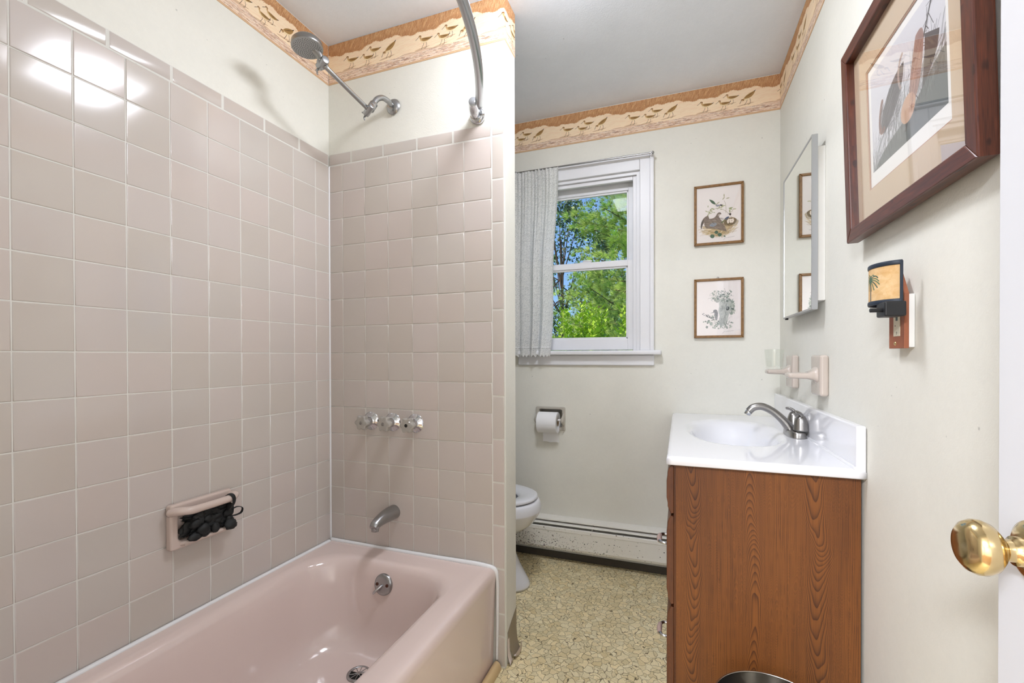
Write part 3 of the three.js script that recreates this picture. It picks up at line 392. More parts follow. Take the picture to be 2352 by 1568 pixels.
// ---------------------------------------------------------------- bath
function rrect(x0, x1, z0, z1, r, y) {                    // 96 points round a rounded rectangle
  const out = [], k = 12; const cs = [[x1 - r, z1 - r, 0], [x0 + r, z1 - r, PI / 2], [x0 + r, z0 + r, PI], [x1 - r, z0 + r, 1.5 * PI]];
  cs.forEach(([cx, cz, a], i) => { for (let j = 0; j <= k; j++) { const t = a + j / k * PI / 2; out.push(V(cx + Math.cos(t) * r, y, cz + Math.sin(t) * r)); }
    const n = cs[(i + 1) % 4], p = V(cx + Math.cos(a + PI / 2) * r, y, cz + Math.sin(a + PI / 2) * r), q = V(n[0] + Math.cos(n[2]) * r, y, n[1] + Math.sin(n[2]) * r); for (let j = 1; j < k; j++) out.push(p.clone().lerp(q, j / k)); });
  return out.reverse();
}
{
  const t = thing('bathtub', 'pink enamelled bathtub built in along the tiled wall', 'bathtub', [0.37, 0, 0.76]);
  const z0 = 0.004, z1 = ZN - 0.004, R = (x0, x1, a, b, r, y) => rrect(x0, x1, a, b, r, y);
  const rings = [R(0.006, 0.728, z0, z1, 0.004, 0.004), R(0.006, 0.732, z0, z1, 0.004, 0.15), R(0.005, 0.737, z0, z1, 0.004, 0.30), R(0.004, 0.7395, z0, z1, 0.004, 0.322), R(0.004, 0.7385, z0, z1, 0.005, 0.336), R(0.004, 0.734, z0, z1, 0.006, 0.347), R(0.004, 0.726, z0, z1, 0.008, 0.354), R(0.004, 0.716, z0, z1, 0.01, 0.357), R(0.01, 0.70, z0 + 0.006, z1 - 0.006, 0.02, 0.3575),
    R(0.042, 0.655, 0.078, 1.45, 0.14, 0.354), R(0.056, 0.643, 0.09, 1.44, 0.145, 0.350), R(0.068, 0.632, 0.1, 1.43, 0.15, 0.341), R(0.076, 0.624, 0.107, 1.42, 0.15, 0.327), R(0.084, 0.614, 0.114, 1.405, 0.15, 0.30), R(0.1, 0.596, 0.126, 1.36, 0.15, 0.22), R(0.116, 0.578, 0.138, 1.31, 0.15, 0.14), R(0.13, 0.562, 0.15, 1.28, 0.15, 0.10), R(0.152, 0.54, 0.17, 1.24, 0.145, 0.07), R(0.185, 0.505, 0.205, 1.19, 0.13, 0.053), R(0.23, 0.46, 0.26, 1.13, 0.1, 0.047), R(0.3, 0.39, 0.36, 1.0, 0.04, 0.044)];
  part(t, 'basin', loft(rings, false, true), M.tub);
  part(t, 'caulk', sweep([[0.0095, 0.3575, 0.02], [0.0085, 0.3575, 0.5], [0.0095, 0.3575, 1.0], [0.0085, 0.3575, ZN - 0.01]], [[0.009, 0.006], [0.007, 0.006], [0.009, 0.006], [0.008, 0.006]], 10, 40), M.caulk, 'bead of white caulk along the bath');
  part(t, 'caulk', sweep([[0.012, 0.3585, 0.008], [0.2, 0.3585, 0.007], [0.5, 0.3585, 0.008], [0.70, 0.358, 0.007], [0.733, 0.349, 0.003], [0.742, 0.325, 0.003], [0.7435, 0.2, 0.002], [0.741, 0.03, 0.002]], [[0.007, 0.009], [0.006, 0.007], [0.007, 0.009], [0.008, 0.01], [0.008, 0.009], [0.006, 0.006], [0.006, 0.005], [0.005, 0.004]], 10, 60), M.caulk, 'white caulk round the end of the bath');
  // overflow plate on the sloping end
  const od = [0, 0.18, 1], oc = [0.345, 0.283, 0.118];
  const plate = part(t, 'overflow_plate', aim(lathe([[0.0001, 0.010], [0.022, 0.010], [0.031, 0.008], [0.035, 0.006], [0.0375, 0.002], [0.038, -0.004]], 36), od, oc), M.dullChrome, 'round chrome overflow plate with a trip lever');
  for (const dx of [-0.021, 0.021]) sub(plate, 'screw', aim(lathe([[0.0001, 0.003], [0.005, 0.003], [0.006, 0]], 12), od, [oc[0] + dx, oc[1] + 0.003, oc[2] + 0.0088]), M.rust, t, 'rusted screw');
  sub(plate, 'trip_lever', sweep([[0.345, 0.284, 0.128], [0.337, 0.276, 0.139], [0.327, 0.266, 0.147], [0.322, 0.26, 0.148]], [0.0042, 0.0045, 0.005, 0.0035], 10, 14), M.chrome, t);
  const dc = [0.345, 0.0485, 0.255], dr = part(t, 'drain', aim(lathe([[0.029, -0.006], [0.029, 0.002], [0.034, 0.004], [0.039, 0.002], [0.0395, -0.003]], 36), [0, 1, 0], dc), M.dullChrome, 'chrome drain ring with a spoked strainer');
  sub(dr, 'drain_hole', aim(lathe([[0.0001, -0.0005], [0.03, -0.0005]], 30), [0, 1, 0], dc), M.dark, t);
  const sp = []; for (let k = 0; k < 10; k++) { const a = k / 10 * 2 * PI; sp.push(sweep([[dc[0] + Math.cos(a) * 0.005, dc[1] + 0.002, dc[2] + Math.sin(a) * 0.005], [dc[0] + Math.cos(a) * 0.03, dc[1] + 0.002, dc[2] + Math.sin(a) * 0.03]], 0.0014, 6)); }
  sp.push(aim(lathe([[0.0001, 0.003], [0.006, 0.003], [0.007, 0]], 12), [0, 1, 0], dc)); sub(dr, 'strainer', merge(sp), M.dullChrome, t);
}
tag(mesh('floor_strip', sweep([[0.745, 0.006, 0.012], [0.745, 0.006, 0.7], [0.745, 0.006, ZN - 0.01]], [[0.016, 0.024], [0.016, 0.024], [0.016, 0.024]], 16), M.strip), 'yellowed quarter-round strip along the foot of the bath', 'trim strip');

// ---------------------------------------------------------------- taps and shower
function lobedKnob(seed) {
  const s = new THREE.Shape(), n = 72; for (let i = 0; i <= n; i++) { const a = i / n * 2 * PI + seed, r = 0.027 + 0.0032 * Math.cos(6 * a); i ? s.lineTo(Math.cos(a) * r, Math.sin(a) * r) : s.moveTo(Math.cos(a) * r, Math.sin(a) * r); }
  return extrude(s, 0.024, 0.005, 3);
}
[[0.203, 'left'], [0.3045, 'middle'], [0.4065, 'right']].forEach(([x, which], i) => {
  const lab = { left: 'clear acrylic bath tap nearest the tiled corner', middle: 'clear acrylic bath tap between the other two', right: 'clear acrylic bath tap nearest the wall end' }[which];
  const t = thing('bath_tap', lab, 'tap', [x, 0.8545, 0], 'bath taps in a row');
  mesh('escutcheon', aim(lathe([[0.0001, 0.016], [0.016, 0.016], [0.019, 0.012], [0.022, 0.01], [0.031, 0.005], [0.0355, 0.001], [0.036, 0]], 40), [0, 0, 1], [0, 0, 0]), M.chrome, t);
  mesh('stem', aim(lathe([[0.0001, 0.046], [0.0135, 0.046], [0.0135, 0.03], [0.0155, 0.028], [0.0155, 0.022], [0.018, 0.02], [0.018, 0.01]], 28), [0, 0, 1], [0, 0, 0]), M.chrome, t);
  const k = mesh('knob', lobedKnob(i * 0.4).translate(0, 0, 0.04), M.acrylic, t, 'clear six-lobed acrylic knob');
  mesh('cap', aim(lathe([[0.0001, 0.0655], [0.0055, 0.065], [0.007, 0.0635]], 18), [0, 0, 1], [0, 0, 0]), i === 2 ? M.dark : M.nickel, k);
});
{
  const t = thing('bath_spout', 'chrome bath spout below the three taps', 'bath spout', [0.309, 0.505, 0]);
  mesh('body', sweep([[0, 0, 0], [0, 0.001, 0.03], [0, 0, 0.065], [0, -0.005, 0.098], [0, -0.012, 0.12], [0, -0.018, 0.13]], [[0.0275, 0.0275], [0.0265, 0.027], [0.024, 0.024], [0.0205, 0.02], [0.0185, 0.0165], [0.015, 0.011]], 26, 36), M.dullChrome, t);
  mesh('outlet', sweep([[0, -0.012, 0.114], [0, -0.034, 0.118]], [[0.0165, 0.0145], [0.0145, 0.0125]], 20, 6), M.dullChrome, t);
}
{
  const t = thing('shower_fixture', 'brushed shower head on a jointed chrome extension bar', 'shower', [0.313, 2.076, 0]);
  mesh('flange', aim(lathe([[0.0001, 0.012], [0.012, 0.012], [0.02, 0.01], [0.027, 0.005], [0.03, 0]], 36), [0, 0, 1], [0, 0, 0]), M.dullChrome, t);
  mesh('pipe', sweep([[0, 0, 0.002], [-0.002, 0.006, 0.03], [-0.008, 0.006, 0.056], [-0.014, -0.01, 0.08], [-0.018, -0.032, 0.094], [-0.02, -0.048, 0.101]], 0.0098, 16, 30), M.dullChrome, t);
  const j = mesh('joint', merge(sweep([[-0.018, -0.036, 0.096], [-0.022, -0.062, 0.111]], 0.0145, 18), aim(lathe([[0.0001, 0.024], [0.010, 0.024], [0.012, 0.021], [0.012, -0.024], [0.0001, -0.024]], 20), [0.85, 0.3, 0.35], [-0.023, -0.066, 0.116])), M.dullChrome, t);
  mesh('wing_nut', merge(sweep([[-0.045, -0.074, 0.106], [-0.052, -0.086, 0.108], [-0.048, -0.096, 0.11]], [0.004, 0.0035, 0.002], 8), sweep([[-0.045, -0.074, 0.106], [-0.058, -0.066, 0.112]], [0.004, 0.0025], 8)), M.dullChrome, j);
  mesh('extension_bar', sweep([[-0.024, -0.066, 0.117], [-0.044, -0.034, 0.21], [-0.062, -0.004, 0.298]], 0.0078, 14, 6), M.dullChrome, t);
  const h = mesh('pivot', merge(sweep([[-0.06, -0.008, 0.29], [-0.066, 0.008, 0.314]], 0.0125, 16), aim(lathe([[0.0001, 0.024], [0.011, 0.024], [0.013, 0.021], [0.013, -0.022], [0.0001, -0.022]], 20), [0.9, 0.1, 0.35], [-0.063, 0, 0.303])), M.dullChrome, t);
  mesh('wing_nut', sweep([[-0.082, -0.004, 0.296], [-0.092, -0.016, 0.298], [-0.088, -0.029, 0.298]], [0.0045, 0.004, 0.002], 8), M.dullChrome, h);
  const face = [0.14, -0.98, 0.06], n = V(...face).normalize(), hc = [-0.086, 0.028, 0.344], off = (g) => g.translate(...hc);
  const head = mesh('shower_head', off(aim(lathe([[0.0001, -0.034], [0.016, -0.034], [0.024, -0.03], [0.042, -0.022], [0.047, -0.016], [0.0485, -0.004], [0.047, 0]], 44), face, [0, 0, 0])), M.nickel, t, 'round brushed shower head');
  mesh('spray_face', off(aim(lathe([[0.0001, 0.0015], [0.044, 0.0015], [0.047, -0.0005]], 44), face, [0, 0, 0])), M.nozzle, head);
  const dots = [], e1 = V(1, 0, 0).addScaledVector(n, -n.x).normalize(), e2 = n.clone().cross(e1);
  for (let k = 0; k < 150; k++) { const r = 0.0425 * Math.sqrt((k + 0.5) / 150), a = k * 2.39996, c = n.clone().multiplyScalar(0.0015).addScaledVector(e1, Math.cos(a) * r).addScaledVector(e2, Math.sin(a) * r); dots.push(aim(new THREE.CylinderGeometry(0.0009, 0.0011, 0.0016, 6), face, c.toArray())); }
  mesh('nozzles', off(merge(dots)), M.nozzleDot, head).userData.kind = 'stuff';
  mesh('neck', off(sweep([[0.022, -0.026, -0.038], [0.018, -0.006, -0.032], [0.008, 0.012, -0.02]], [0.011, 0.0125, 0.015], 14, 8)), M.nickel, head);
}
{
  const t = thing('shower_curtain_rod', 'curved brushed metal shower curtain rod over the bath', 'curtain rod', [0.668, 1.985, 0]);
  const pts = []; for (let i = 0; i <= 24; i++) { const z = 0.035 + i / 24 * (ZN - 0.07), q = (z - ZN / 2) / (ZN / 2); pts.push([0.688 - 0.668 + 0.205 * (1 - q * q) - 0.014, 0.004, z]); }
  mesh('rod', sweep(pts, 0.0142, 18, 96), M.rodMetal, t);
  for (const [z, d] of [[0, 1], [ZN, -1]]) {
    mesh('end_bracket', merge(aim(lathe([[0.0001, 0.014], [0.02, 0.014], [0.027, 0.01], [0.03, 0.003], [0.03, 0]], 32), [0, 0, d], [0.004, -0.012, z]), sweep([[0.002, -0.016, z + d * 0.008], [0.003, -0.01, z + d * 0.026], [0.011, 0.002, z + d * 0.05], [0.017, 0.004, z + d * 0.066]], [0.015, 0.0185, 0.0185, 0.0165], 18, 16)), M.chrome, t);
  }
}
{ // ceramic soap holder with a grab bar
  const t = thing('soap_dish', 'pink-beige ceramic soap dish with grab bar on the tiled wall', 'soap dish', [0, 0.565, 0.547]);
  const s = roundRect(-0.095, 0.092, 0, 0.129, 0.008); s.holes.push(roundRect(-0.072, 0.06, 0.022, 0.104, 0.014, THREE.Path));
  const g = extrude(s, 0.022, 0.006, 3); g.rotateY(PI / 2); mesh('plate', g, M.soap, t);                       // shape x becomes -z
  mesh('back', box(0.0005, 0.003, 0.01, 0.115, -0.08, 0.08), M.soap, t);
  mesh('grab_bar', sweep([[0.012, 0.108, 0.086], [0.036, 0.112, 0.078], [0.051, 0.11, 0.058], [0.052, 0.109, 0.02], [0.052, 0.109, -0.04], [0.051, 0.11, -0.068], [0.034, 0.112, -0.086], [0.012, 0.108, -0.09]], [[0.019, 0.013], [0.016, 0.0115], [0.0125, 0.0115], [0.011, 0.011], [0.011, 0.011], [0.0125, 0.0115], [0.016, 0.0115], [0.019, 0.013]], 16, 60), M.soap, t);
  mesh('tray_lip', sweep([[0.012, 0.012, 0.066], [0.03, 0.015, 0.055], [0.036, 0.016, 0.03], [0.037, 0.016, -0.04], [0.03, 0.015, -0.07], [0.012, 0.012, -0.08]], [[0.009, 0.006], [0.008, 0.006], [0.007, 0.006], [0.007, 0.006], [0.008, 0.006], [0.009, 0.006]], 12, 40), M.soap, t);
  mesh('tray', rbox(0.004, 0.036, 0.008, 0.016, -0.078, 0.064, 0.003), M.soap, t);
  const f = thing('bath_pouf', 'black mesh bath pouf with loops stuffed in the soap dish', 'bath pouf', [0.02, 0.585, 0.535]);
  const nz = noiser(121, 64), body = new THREE.SphereGeometry(1, 72, 48), p = body.attributes.position;
  for (let i = 0; i < p.count; i++) { const x = p.getX(i), y = p.getY(i), z = p.getZ(i), b = nz(z * 7 + 9 + x * 2, y * 6 + 9 - x * 3), f2 = nz(z * 16 + 3, y * 15 + x * 5), q = 0.72 + 0.5 * Math.abs(b - 0.5) * 1.9 + 0.28 * Math.abs(f2 - 0.5); const sg = (v, e) => Math.sign(v) * Math.pow(Math.abs(v), e); p.setXYZ(i, sg(x, 0.8) * 0.021 * q, 0.036 + sg(y, 0.62) * 0.035 * q, sg(z, 0.62) * 0.071 * q); }
  body.computeVertexNormals(); mesh('netting', body, M.mesh, f);
  const rb = rng(131), puff = []; for (let k = 0; k < 26; k++) { const z = -0.062 + rb() * 0.124, y = 0.006 + rb() * 0.056, x = 0.008 + rb() * 0.012 + (y < 0.03 ? 0.006 : 0), g = new THREE.SphereGeometry(1, 18, 12), q = g.attributes.position, ra = 0.009 + rb() * 0.008, rz = 0.01 + rb() * 0.012; for (let i = 0; i < q.count; i++) { const b = 0.8 + 0.4 * nz(q.getX(i) * 3 + k * 5, q.getY(i) * 3 + q.getZ(i) * 2 + k); q.setXYZ(i, x + q.getX(i) * ra * 0.8 * b, y + q.getY(i) * ra * b, z + q.getZ(i) * rz * b); } g.computeVertexNormals(); puff.push(g); }
  mesh('ruffles', merge(puff), M.mesh, f).userData.kind = 'stuff';
  const band = (p, w) => sweep(p, p.map(() => [w, 0.0012]), 8, 40);
  mesh('loop', band([[0.026, 0.052, -0.05], [0.042, 0.072, -0.052], [0.0458, 0.089, -0.052], [0.041, 0.1, -0.05], [0.031, 0.1025, -0.048], [0.02, 0.098, -0.047], [0.016, 0.088, -0.046], [0.012, 0.06, -0.05]], 0.0065), M.mesh, f);
  mesh('loop', band([[0.014, 0.046, -0.062], [0.02, 0.052, -0.082], [0.022, 0.044, -0.098], [0.02, 0.03, -0.096], [0.016, 0.026, -0.078], [0.014, 0.028, -0.064]], 0.005), M.mesh, f);
}

// ---------------------------------------------------------------- toilet
{
  const fy = floorRise(-0.54), t = thing('toilet', 'white china toilet behind the shower wall', 'toilet', [0.45, fy, -0.535]);
  const el = (y, cx, ax, az, n = 64) => Array.from({ length: n }, (_, i) => { const a = -i / n * 2 * PI, c = Math.cos(a), s = Math.sin(a); return V(cx - 0.45 + ax * c, y, az * Math.sign(s) * Math.pow(Math.abs(s), 0.9)); });
  mesh('bowl', loft([el(0, 0.4, 0.285, 0.118), el(0.012, 0.4, 0.287, 0.12), el(0.03, 0.398, 0.281, 0.116), el(0.1, 0.385, 0.252, 0.108), el(0.18, 0.375, 0.225, 0.102), el(0.245, 0.385, 0.225, 0.108), el(0.275, 0.425, 0.24, 0.132), el(0.305, 0.46, 0.243, 0.154), el(0.345, 0.485, 0.245, 0.174), el(0.362, 0.491, 0.247, 0.181), el(0.368, 0.492, 0.247, 0.182), el(0.388, 0.494, 0.244, 0.182), el(0.404, 0.493, 0.239, 0.178), el(0.412, 0.492, 0.232, 0.172), el(0.414, 0.49, 0.215, 0.158), el(0.404, 0.49, 0.19, 0.135), el(0.32, 0.48, 0.165, 0.115), el(0.22, 0.45, 0.11, 0.08)], true, true), M.china, t);
  mesh('seat', loft([el(0.4165, 0.49, 0.135, 0.092), el(0.4165, 0.49, 0.224, 0.168), el(0.421, 0.49, 0.231, 0.174), el(0.427, 0.49, 0.232, 0.175), el(0.4335, 0.49, 0.228, 0.171), el(0.4365, 0.49, 0.216, 0.16), el(0.4355, 0.49, 0.185, 0.134), el(0.43, 0.49, 0.155, 0.108), el(0.424, 0.49, 0.14, 0.096), el(0.4165, 0.49, 0.135, 0.092)]), M.china, t);
  const lid = loft([el(-0.008, 0.45, 0.2, 0.168), el(0, 0.45, 0.215, 0.178), el(0.008, 0.45, 0.2, 0.168)], true, true); lid.rotateZ(PI / 2 + 0.12); mesh('lid', lid.translate(-0.218, 0.65, 0), M.china, t);
  mesh('tank', rbox(-0.445, -0.255, 0.4, 0.75, -0.22, 0.22, 0.03, 4), M.china, t); mesh('tank_lid', rbox(-0.449, -0.248, 0.75, 0.78, -0.228, 0.228, 0.012, 3), M.china, t);
}

// ---------------------------------------------------------------- heater
{
  const x0 = 0.02, x1 = W - 0.005, b = ZB, t = thing('baseboard_heater', 'cream metal baseboard heater speckled with mould under the window', 'heater', [0.9, 0.06, b]);
  const strip = (pts, th, mat, name, label) => { // bent sheet along x from a profile of [z out from wall, y]
    const P2 = [], n = pts.length; for (let i = 0; i < n; i++) { const a = pts[Math.max(i - 1, 0)], c = pts[Math.min(i + 1, n - 1)], dx = c[0] - a[0], dy = c[1] - a[1], l = Math.hypot(dx, dy); P2.push([pts[i][0] + dy / l * th, pts[i][1] - dx / l * th]); }
    const g = extrude(shapeOf([...pts, ...P2.reverse()]), x1 - x0); g.rotateY(PI / 2); const p = g.attributes.position, uv = new Float32Array(p.count * 2);
    // extrusion runs along +x now; profile x became -z
    for (let i = 0; i < p.count; i++) { p.setXYZ(i, p.getX(i) + x0, p.getY(i), b - p.getZ(i)); }
    const idx = g.index ? null : 1; const q = g; if (idx) for (let i = 0; i < p.count; i += 3) { const ax = p.getX(i + 1), ay = p.getY(i + 1), az = p.getZ(i + 1); p.setXYZ(i + 1, p.getX(i + 2), p.getY(i + 2), p.getZ(i + 2)); p.setXYZ(i + 2, ax, ay, az); }
    for (let i = 0; i < p.count; i++) { uv[i * 2] = (p.getX(i) - 0.42) / 1.3; uv[i * 2 + 1] = (p.getY(i) - 0.09) / 0.14; }
    q.setAttribute('uv', new THREE.BufferAttribute(uv, 2)); q.computeVertexNormals(); part(t, name, q, mat, label);
  };
  strip([[0.001, 0.08], [0.001, 0.256], [0.02, 0.254], [0.044, 0.247], [0.046, 0.241]], 0.003, M.heater, 'back_plate');
  strip([[0.047, 0.2335], [0.0605, 0.2295], [0.062, 0.2265]], 0.0025, M.heater, 'damper', 'thin damper blade in the air slot');
  strip([[0.05, 0.206], [0.061, 0.215], [0.066, 0.211], [0.0675, 0.196], [0.0655, 0.194], [0.067, 0.125], [0.068, 0.112], [0.064, 0.1], [0.05, 0.094]], 0.0015, M.mould, 'front_panel', 'cream front panel speckled with black mould');
  part(t, 'heating_pipe', sweep([[x0 + 0.02, 0.165, b + 0.03], [x1 - 0.02, 0.165, b + 0.03]], 0.0095, 12), P(0x8f6a52, 0.45, { metalness: 1 }), 'copper heating pipe');
  const fins = []; for (let x = x0 + 0.05; x < x1 - 0.05; x += 0.0075) fins.push(box(x, x + 0.0006, 0.135, 0.198, b + 0.01, b + 0.05)); part(t, 'fins', merge(fins), P(0x84827c, 0.6)).userData.kind = 'stuff';
  for (const x of [0.35, 0.93, 1.5]) part(t, 'bracket', box(x, x + 0.004, 0.085, 0.235, b + 0.004, b + 0.052), M.heater);
}

// ---------------------------------------------------------------- window and curtain
{
  const w = struct('window_1', 'white double-hung window with a deep sill, trees outside');
  const casing = mesh('casing', merge(rbox(1.166, 1.232, 1.135, 2.104, ZB, ZB + 0.018, 0.004), rbox(0.52, 0.586, 1.135, 2.104, ZB, ZB + 0.018, 0.004), rbox(0.586, 1.166, 2.036, 2.104, ZB, ZB + 0.018, 0.004), rbox(1.214, 1.234, 1.135, 2.108, ZB, ZB + 0.026, 0.004), rbox(0.518, 0.538, 1.135, 2.108, ZB, ZB + 0.026, 0.004), rbox(0.538, 1.214, 2.088, 2.108, ZB, ZB + 0.026, 0.004)), M.trim, w);
  mesh('jamb', merge(box(1.15, 1.166, 1.13, 2.036, ZB - 0.125, ZB + 0.002), box(0.586, 0.602, 1.13, 2.036, ZB - 0.125, ZB + 0.002), box(0.602, 1.15, 2.02, 2.036, ZB - 0.125, ZB + 0.002), rbox(1.13, 1.15, 1.13, 2.02, ZB - 0.03, ZB - 0.012, 0.003), rbox(0.602, 0.622, 1.13, 2.02, ZB - 0.03, ZB - 0.012, 0.003), rbox(0.622, 1.13, 2.0, 2.02, ZB - 0.03, ZB - 0.012, 0.003)), M.trim, w);
  mesh('sill', merge(rbox(0.485, 1.268, 1.114, 1.137, ZB - 0.1, ZB + 0.048, 0.008, 3)), M.trim, w);
  mesh('apron', merge(rbox(0.52, 1.234, 1.06, 1.114, ZB, ZB + 0.014, 0.006)), M.trim, w);
  const sash = (name, x0, x1, y0, y1, z, st, top, bot) => {
    const s = mesh(name, merge(rbox(x0, x0 + st, y0, y1, z - 0.03, z, 0.003), rbox(x1 - st, x1, y0, y1, z - 0.03, z, 0.003), rbox(x0 + st - 0.001, x1 - st + 0.001, y1 - top, y1, z - 0.03, z, 0.003), rbox(x0 + st - 0.001, x1 - st + 0.001, y0, y0 + bot, z - 0.03, z, 0.003),
      rbox(x0 + st - 0.002, x0 + st + 0.009, y0 + bot, y1 - top, z - 0.022, z - 0.008, 0.002), rbox(x1 - st - 0.009, x1 - st + 0.002, y0 + bot, y1 - top, z - 0.022, z - 0.008, 0.002), rbox(x0 + st, x1 - st, y1 - top - 0.009, y1 - top + 0.002, z - 0.022, z - 0.008, 0.002), rbox(x0 + st, x1 - st, y0 + bot - 0.002, y0 + bot + 0.009, z - 0.022, z - 0.008, 0.002)), M.trim, w);
    mesh('pane', box(x0 + st - 0.003, x1 - st + 0.003, y0 + bot - 0.003, y1 - top + 0.003, z - 0.016, z - 0.0155), M.windowGlass, s);
    return s;
  };
  const lower = sash('lower_sash', 0.612, 1.138, 1.14, 1.602, ZB - 0.032, 0.036, 0.03, 0.058);
  sash('upper_sash', 0.612, 1.138, 1.578, 2.022, ZB - 0.068, 0.036, 0.05, 0.026);
  mesh('sash_lock', merge(rbox(0.855, 0.915, 1.602, 1.608, ZB - 0.058, ZB - 0.036, 0.002), sweep([[0.87, 1.612, ZB - 0.045], [0.89, 1.613, ZB - 0.04], [0.918, 1.612, ZB - 0.038]], [0.006, 0.005, 0.004], 10)), M.trim, lower);
}
{
  const zr = -0.818, t = thing('curtain_rod', 'thin brass-plated curtain rod above the window', 'curtain rod', [0.875, 2.097, zr]);
  part(t, 'rod', sweep([[0.525, 2.097, zr], [1.222, 2.097, zr]], 0.0042, 12), M.dullChrome);
  for (const x of [0.528, 1.224]) { part(t, 'bracket', merge(box(x - 0.002, x + 0.002, 2.088, 2.104, ZB + 0.026, zr + 0.004), box(x - 0.006, x + 0.006, 2.08, 2.1, ZB + 0.026, ZB + 0.028)), M.trim); part(t, 'finial', new THREE.SphereGeometry(0.0075, 18, 12).translate(x + (x > 1 ? 0.006 : -0.006), 2.097, zr), M.dullChrome); }
  // one panel of patterned cotton, gathered on the rod
  const c = thing('window_curtain', 'white cotton curtain with tiny grey sprigs and a scalloped lace hem', 'curtain', [0.63, 1.1, zr]);
  const nx = 150, ny = 36, pos = [], uv = [], idx = [], r = rng(141), ph = Array.from({ length: 6 }, () => r() * 7), nf = noiser(142, 64);
  const xL = 0.5, edge = (v) => lerp(0.712, 0.758, Math.pow(v, 0.8)) + 0.006 * Math.sin(v * 9);
  for (let j = 0; j <= ny; j++) for (let i = 0; i <= nx; i++) {
    const u = i / nx, v = j / ny, amp = lerp(0.028, 0.015, v) * (0.6 + 0.4 * Math.sin(u * 11 + 1)), x = xL + u * (edge(v) - xL), uu = u + 0.05 * (nf(u * 5 + 3, v * 1.5) - 0.5), fold = Math.sin(uu * 2 * PI * 4.3 + ph[0] + 0.7 * Math.sin(v * 2 + u * 4)) * 0.6 + (nf(uu * 9, v * 2.2 + 7) - 0.5) * 1.1 + Math.sin(uu * 2 * PI * 13 + ph[1] + v * 1.2) * (0.05 + 0.6 * v * v * v * v);
    const hem = j === 0 ? 0.011 * Math.abs(Math.sin(u * PI * 13)) : 0;
    pos.push(x - 0.63, 0.002 + hem + v * 0.992, fold * amp + 0.006); uv.push(u * 0.46, v * 0.99);
  }
  for (let j = 0; j < ny; j++) for (let i = 0; i < nx; i++) { const a = j * (nx + 1) + i, d = a + nx + 1; idx.push(a, a + 1, d + 1, a, d + 1, d); }
  const g = new THREE.BufferGeometry(); g.setAttribute('position', new THREE.Float32BufferAttribute(pos, 3)); g.setAttribute('uv', new THREE.Float32BufferAttribute(uv, 2)); g.setIndex(idx); g.computeVertexNormals(); mesh('panel', g, M.curtain, c);
  const hem = []; for (let i = 0; i < nx; i++) { const q = (k) => V(pos[((nx + 1) * 2 + k) * 3], 0.055, pos[((nx + 1) * 2 + k) * 3 + 2] + 0.0015); hem.push(q(i)); } mesh('hem_stitching', sweep(hem, [[0.0006, 0.0022]].concat(hem.slice(1).map(() => [0.0006, 0.0022])), 6), M.paper, c);
}

// ---------------------------------------------------------------- pictures
function frame(t, w, h, fw, depth, mat, mount) {           // mitred bars round w x h, back at z = 0
  const parts = [['frame_bar', 0, h / 2, 0, w], ['frame_bar', 0, -h / 2, PI, w], ['frame_bar', -w / 2, 0, PI / 2, h], ['frame_bar', w / 2, 0, -PI / 2, h]];
  for (const [n, x, y, a, l] of parts) { const s = shapeOf([[-l / 2, 0], [l / 2, 0], [l / 2 - fw, -fw], [-l / 2 + fw, -fw]]); const g = uvm(extrude(s, depth, Math.min(0.003, depth / 4), 2)); const m = mesh(n, g, mat, t); m.position.set(x, y, 0); m.rotation.z = a; }
  mount.forEach(([n, g, m, z, label]) => { const q = mesh(n, g, m, t, label); q.position.z = z; });
}
{
  const mk = (y, hgt, tex, label) => {
    const t = thing('framed_print', label, 'picture', [1.5245, y, ZB + 0.002], 'two small bird prints on the window wall');
    frame(t, 0.214, hgt, 0.0115, 0.014, M.gilt, [['print', new THREE.BoxGeometry(0.194, hgt - 0.02, 0.002), P(0xffffff, 0.8, { map: tex }), 0.006], ['glass', new THREE.BoxGeometry(0.194, hgt - 0.02, 0.0008), M.glass, 0.0095]]);
    return t;
  };
  mk(1.7765, 0.284, printNest, 'upper small framed print of birds round a straw nest');
  const b = mk(1.334, 0.281, printTree, 'lower small framed print of a grey ivy-covered tree stump');
  mesh('hanging_loop', new THREE.TorusGeometry(0.004, 0.0012, 8, 16).translate(-0.002, 0.143, 0.004), M.dullChrome, b);
}
{
  const w = 0.53, h = 0.462, t = thing('framed_wader_print', 'large dark wooden frame with marsh birds on the right wall', 'picture', [1.7635, 1.62, 0.402]);
  t.rotation.set(0, -PI / 2, 0); t.rotateX(0.03);
  const ring = (W0, H0, W1, H1, d) => { const s = shapeOf([[-W0 / 2, -H0 / 2], [W0 / 2, -H0 / 2], [W0 / 2, H0 / 2], [-W0 / 2, H0 / 2]]); const p = new THREE.Path(); p.moveTo(-W1 / 2, -H1 / 2); p.lineTo(-W1 / 2, H1 / 2); p.lineTo(W1 / 2, H1 / 2); p.lineTo(W1 / 2, -H1 / 2); p.closePath(); s.holes.push(p); return uvm(extrude(s, d)); };
  frame(t, w, h, 0.03, 0.026, M.walnut, [
    ['mat_board', ring(w - 0.05, h - 0.05, 0.335, 0.27, 0.002), M.mat, 0.006, 'tan mat board'], ['mat_liner', ring(0.345, 0.28, 0.329, 0.264, 0.0015), M.liner, 0.005, 'rust-coloured inner mat'],
    ['print', new THREE.BoxGeometry(0.34, 0.275, 0.001), P(0xffffff, 0.85, { map: printWaders }), 0.004], ['glass', new THREE.BoxGeometry(w - 0.05, h - 0.05, 0.001), M.glass, 0.0115], ['backing', new THREE.BoxGeometry(w - 0.02, h - 0.02, 0.002), M.liner, 0.0015]]);
}

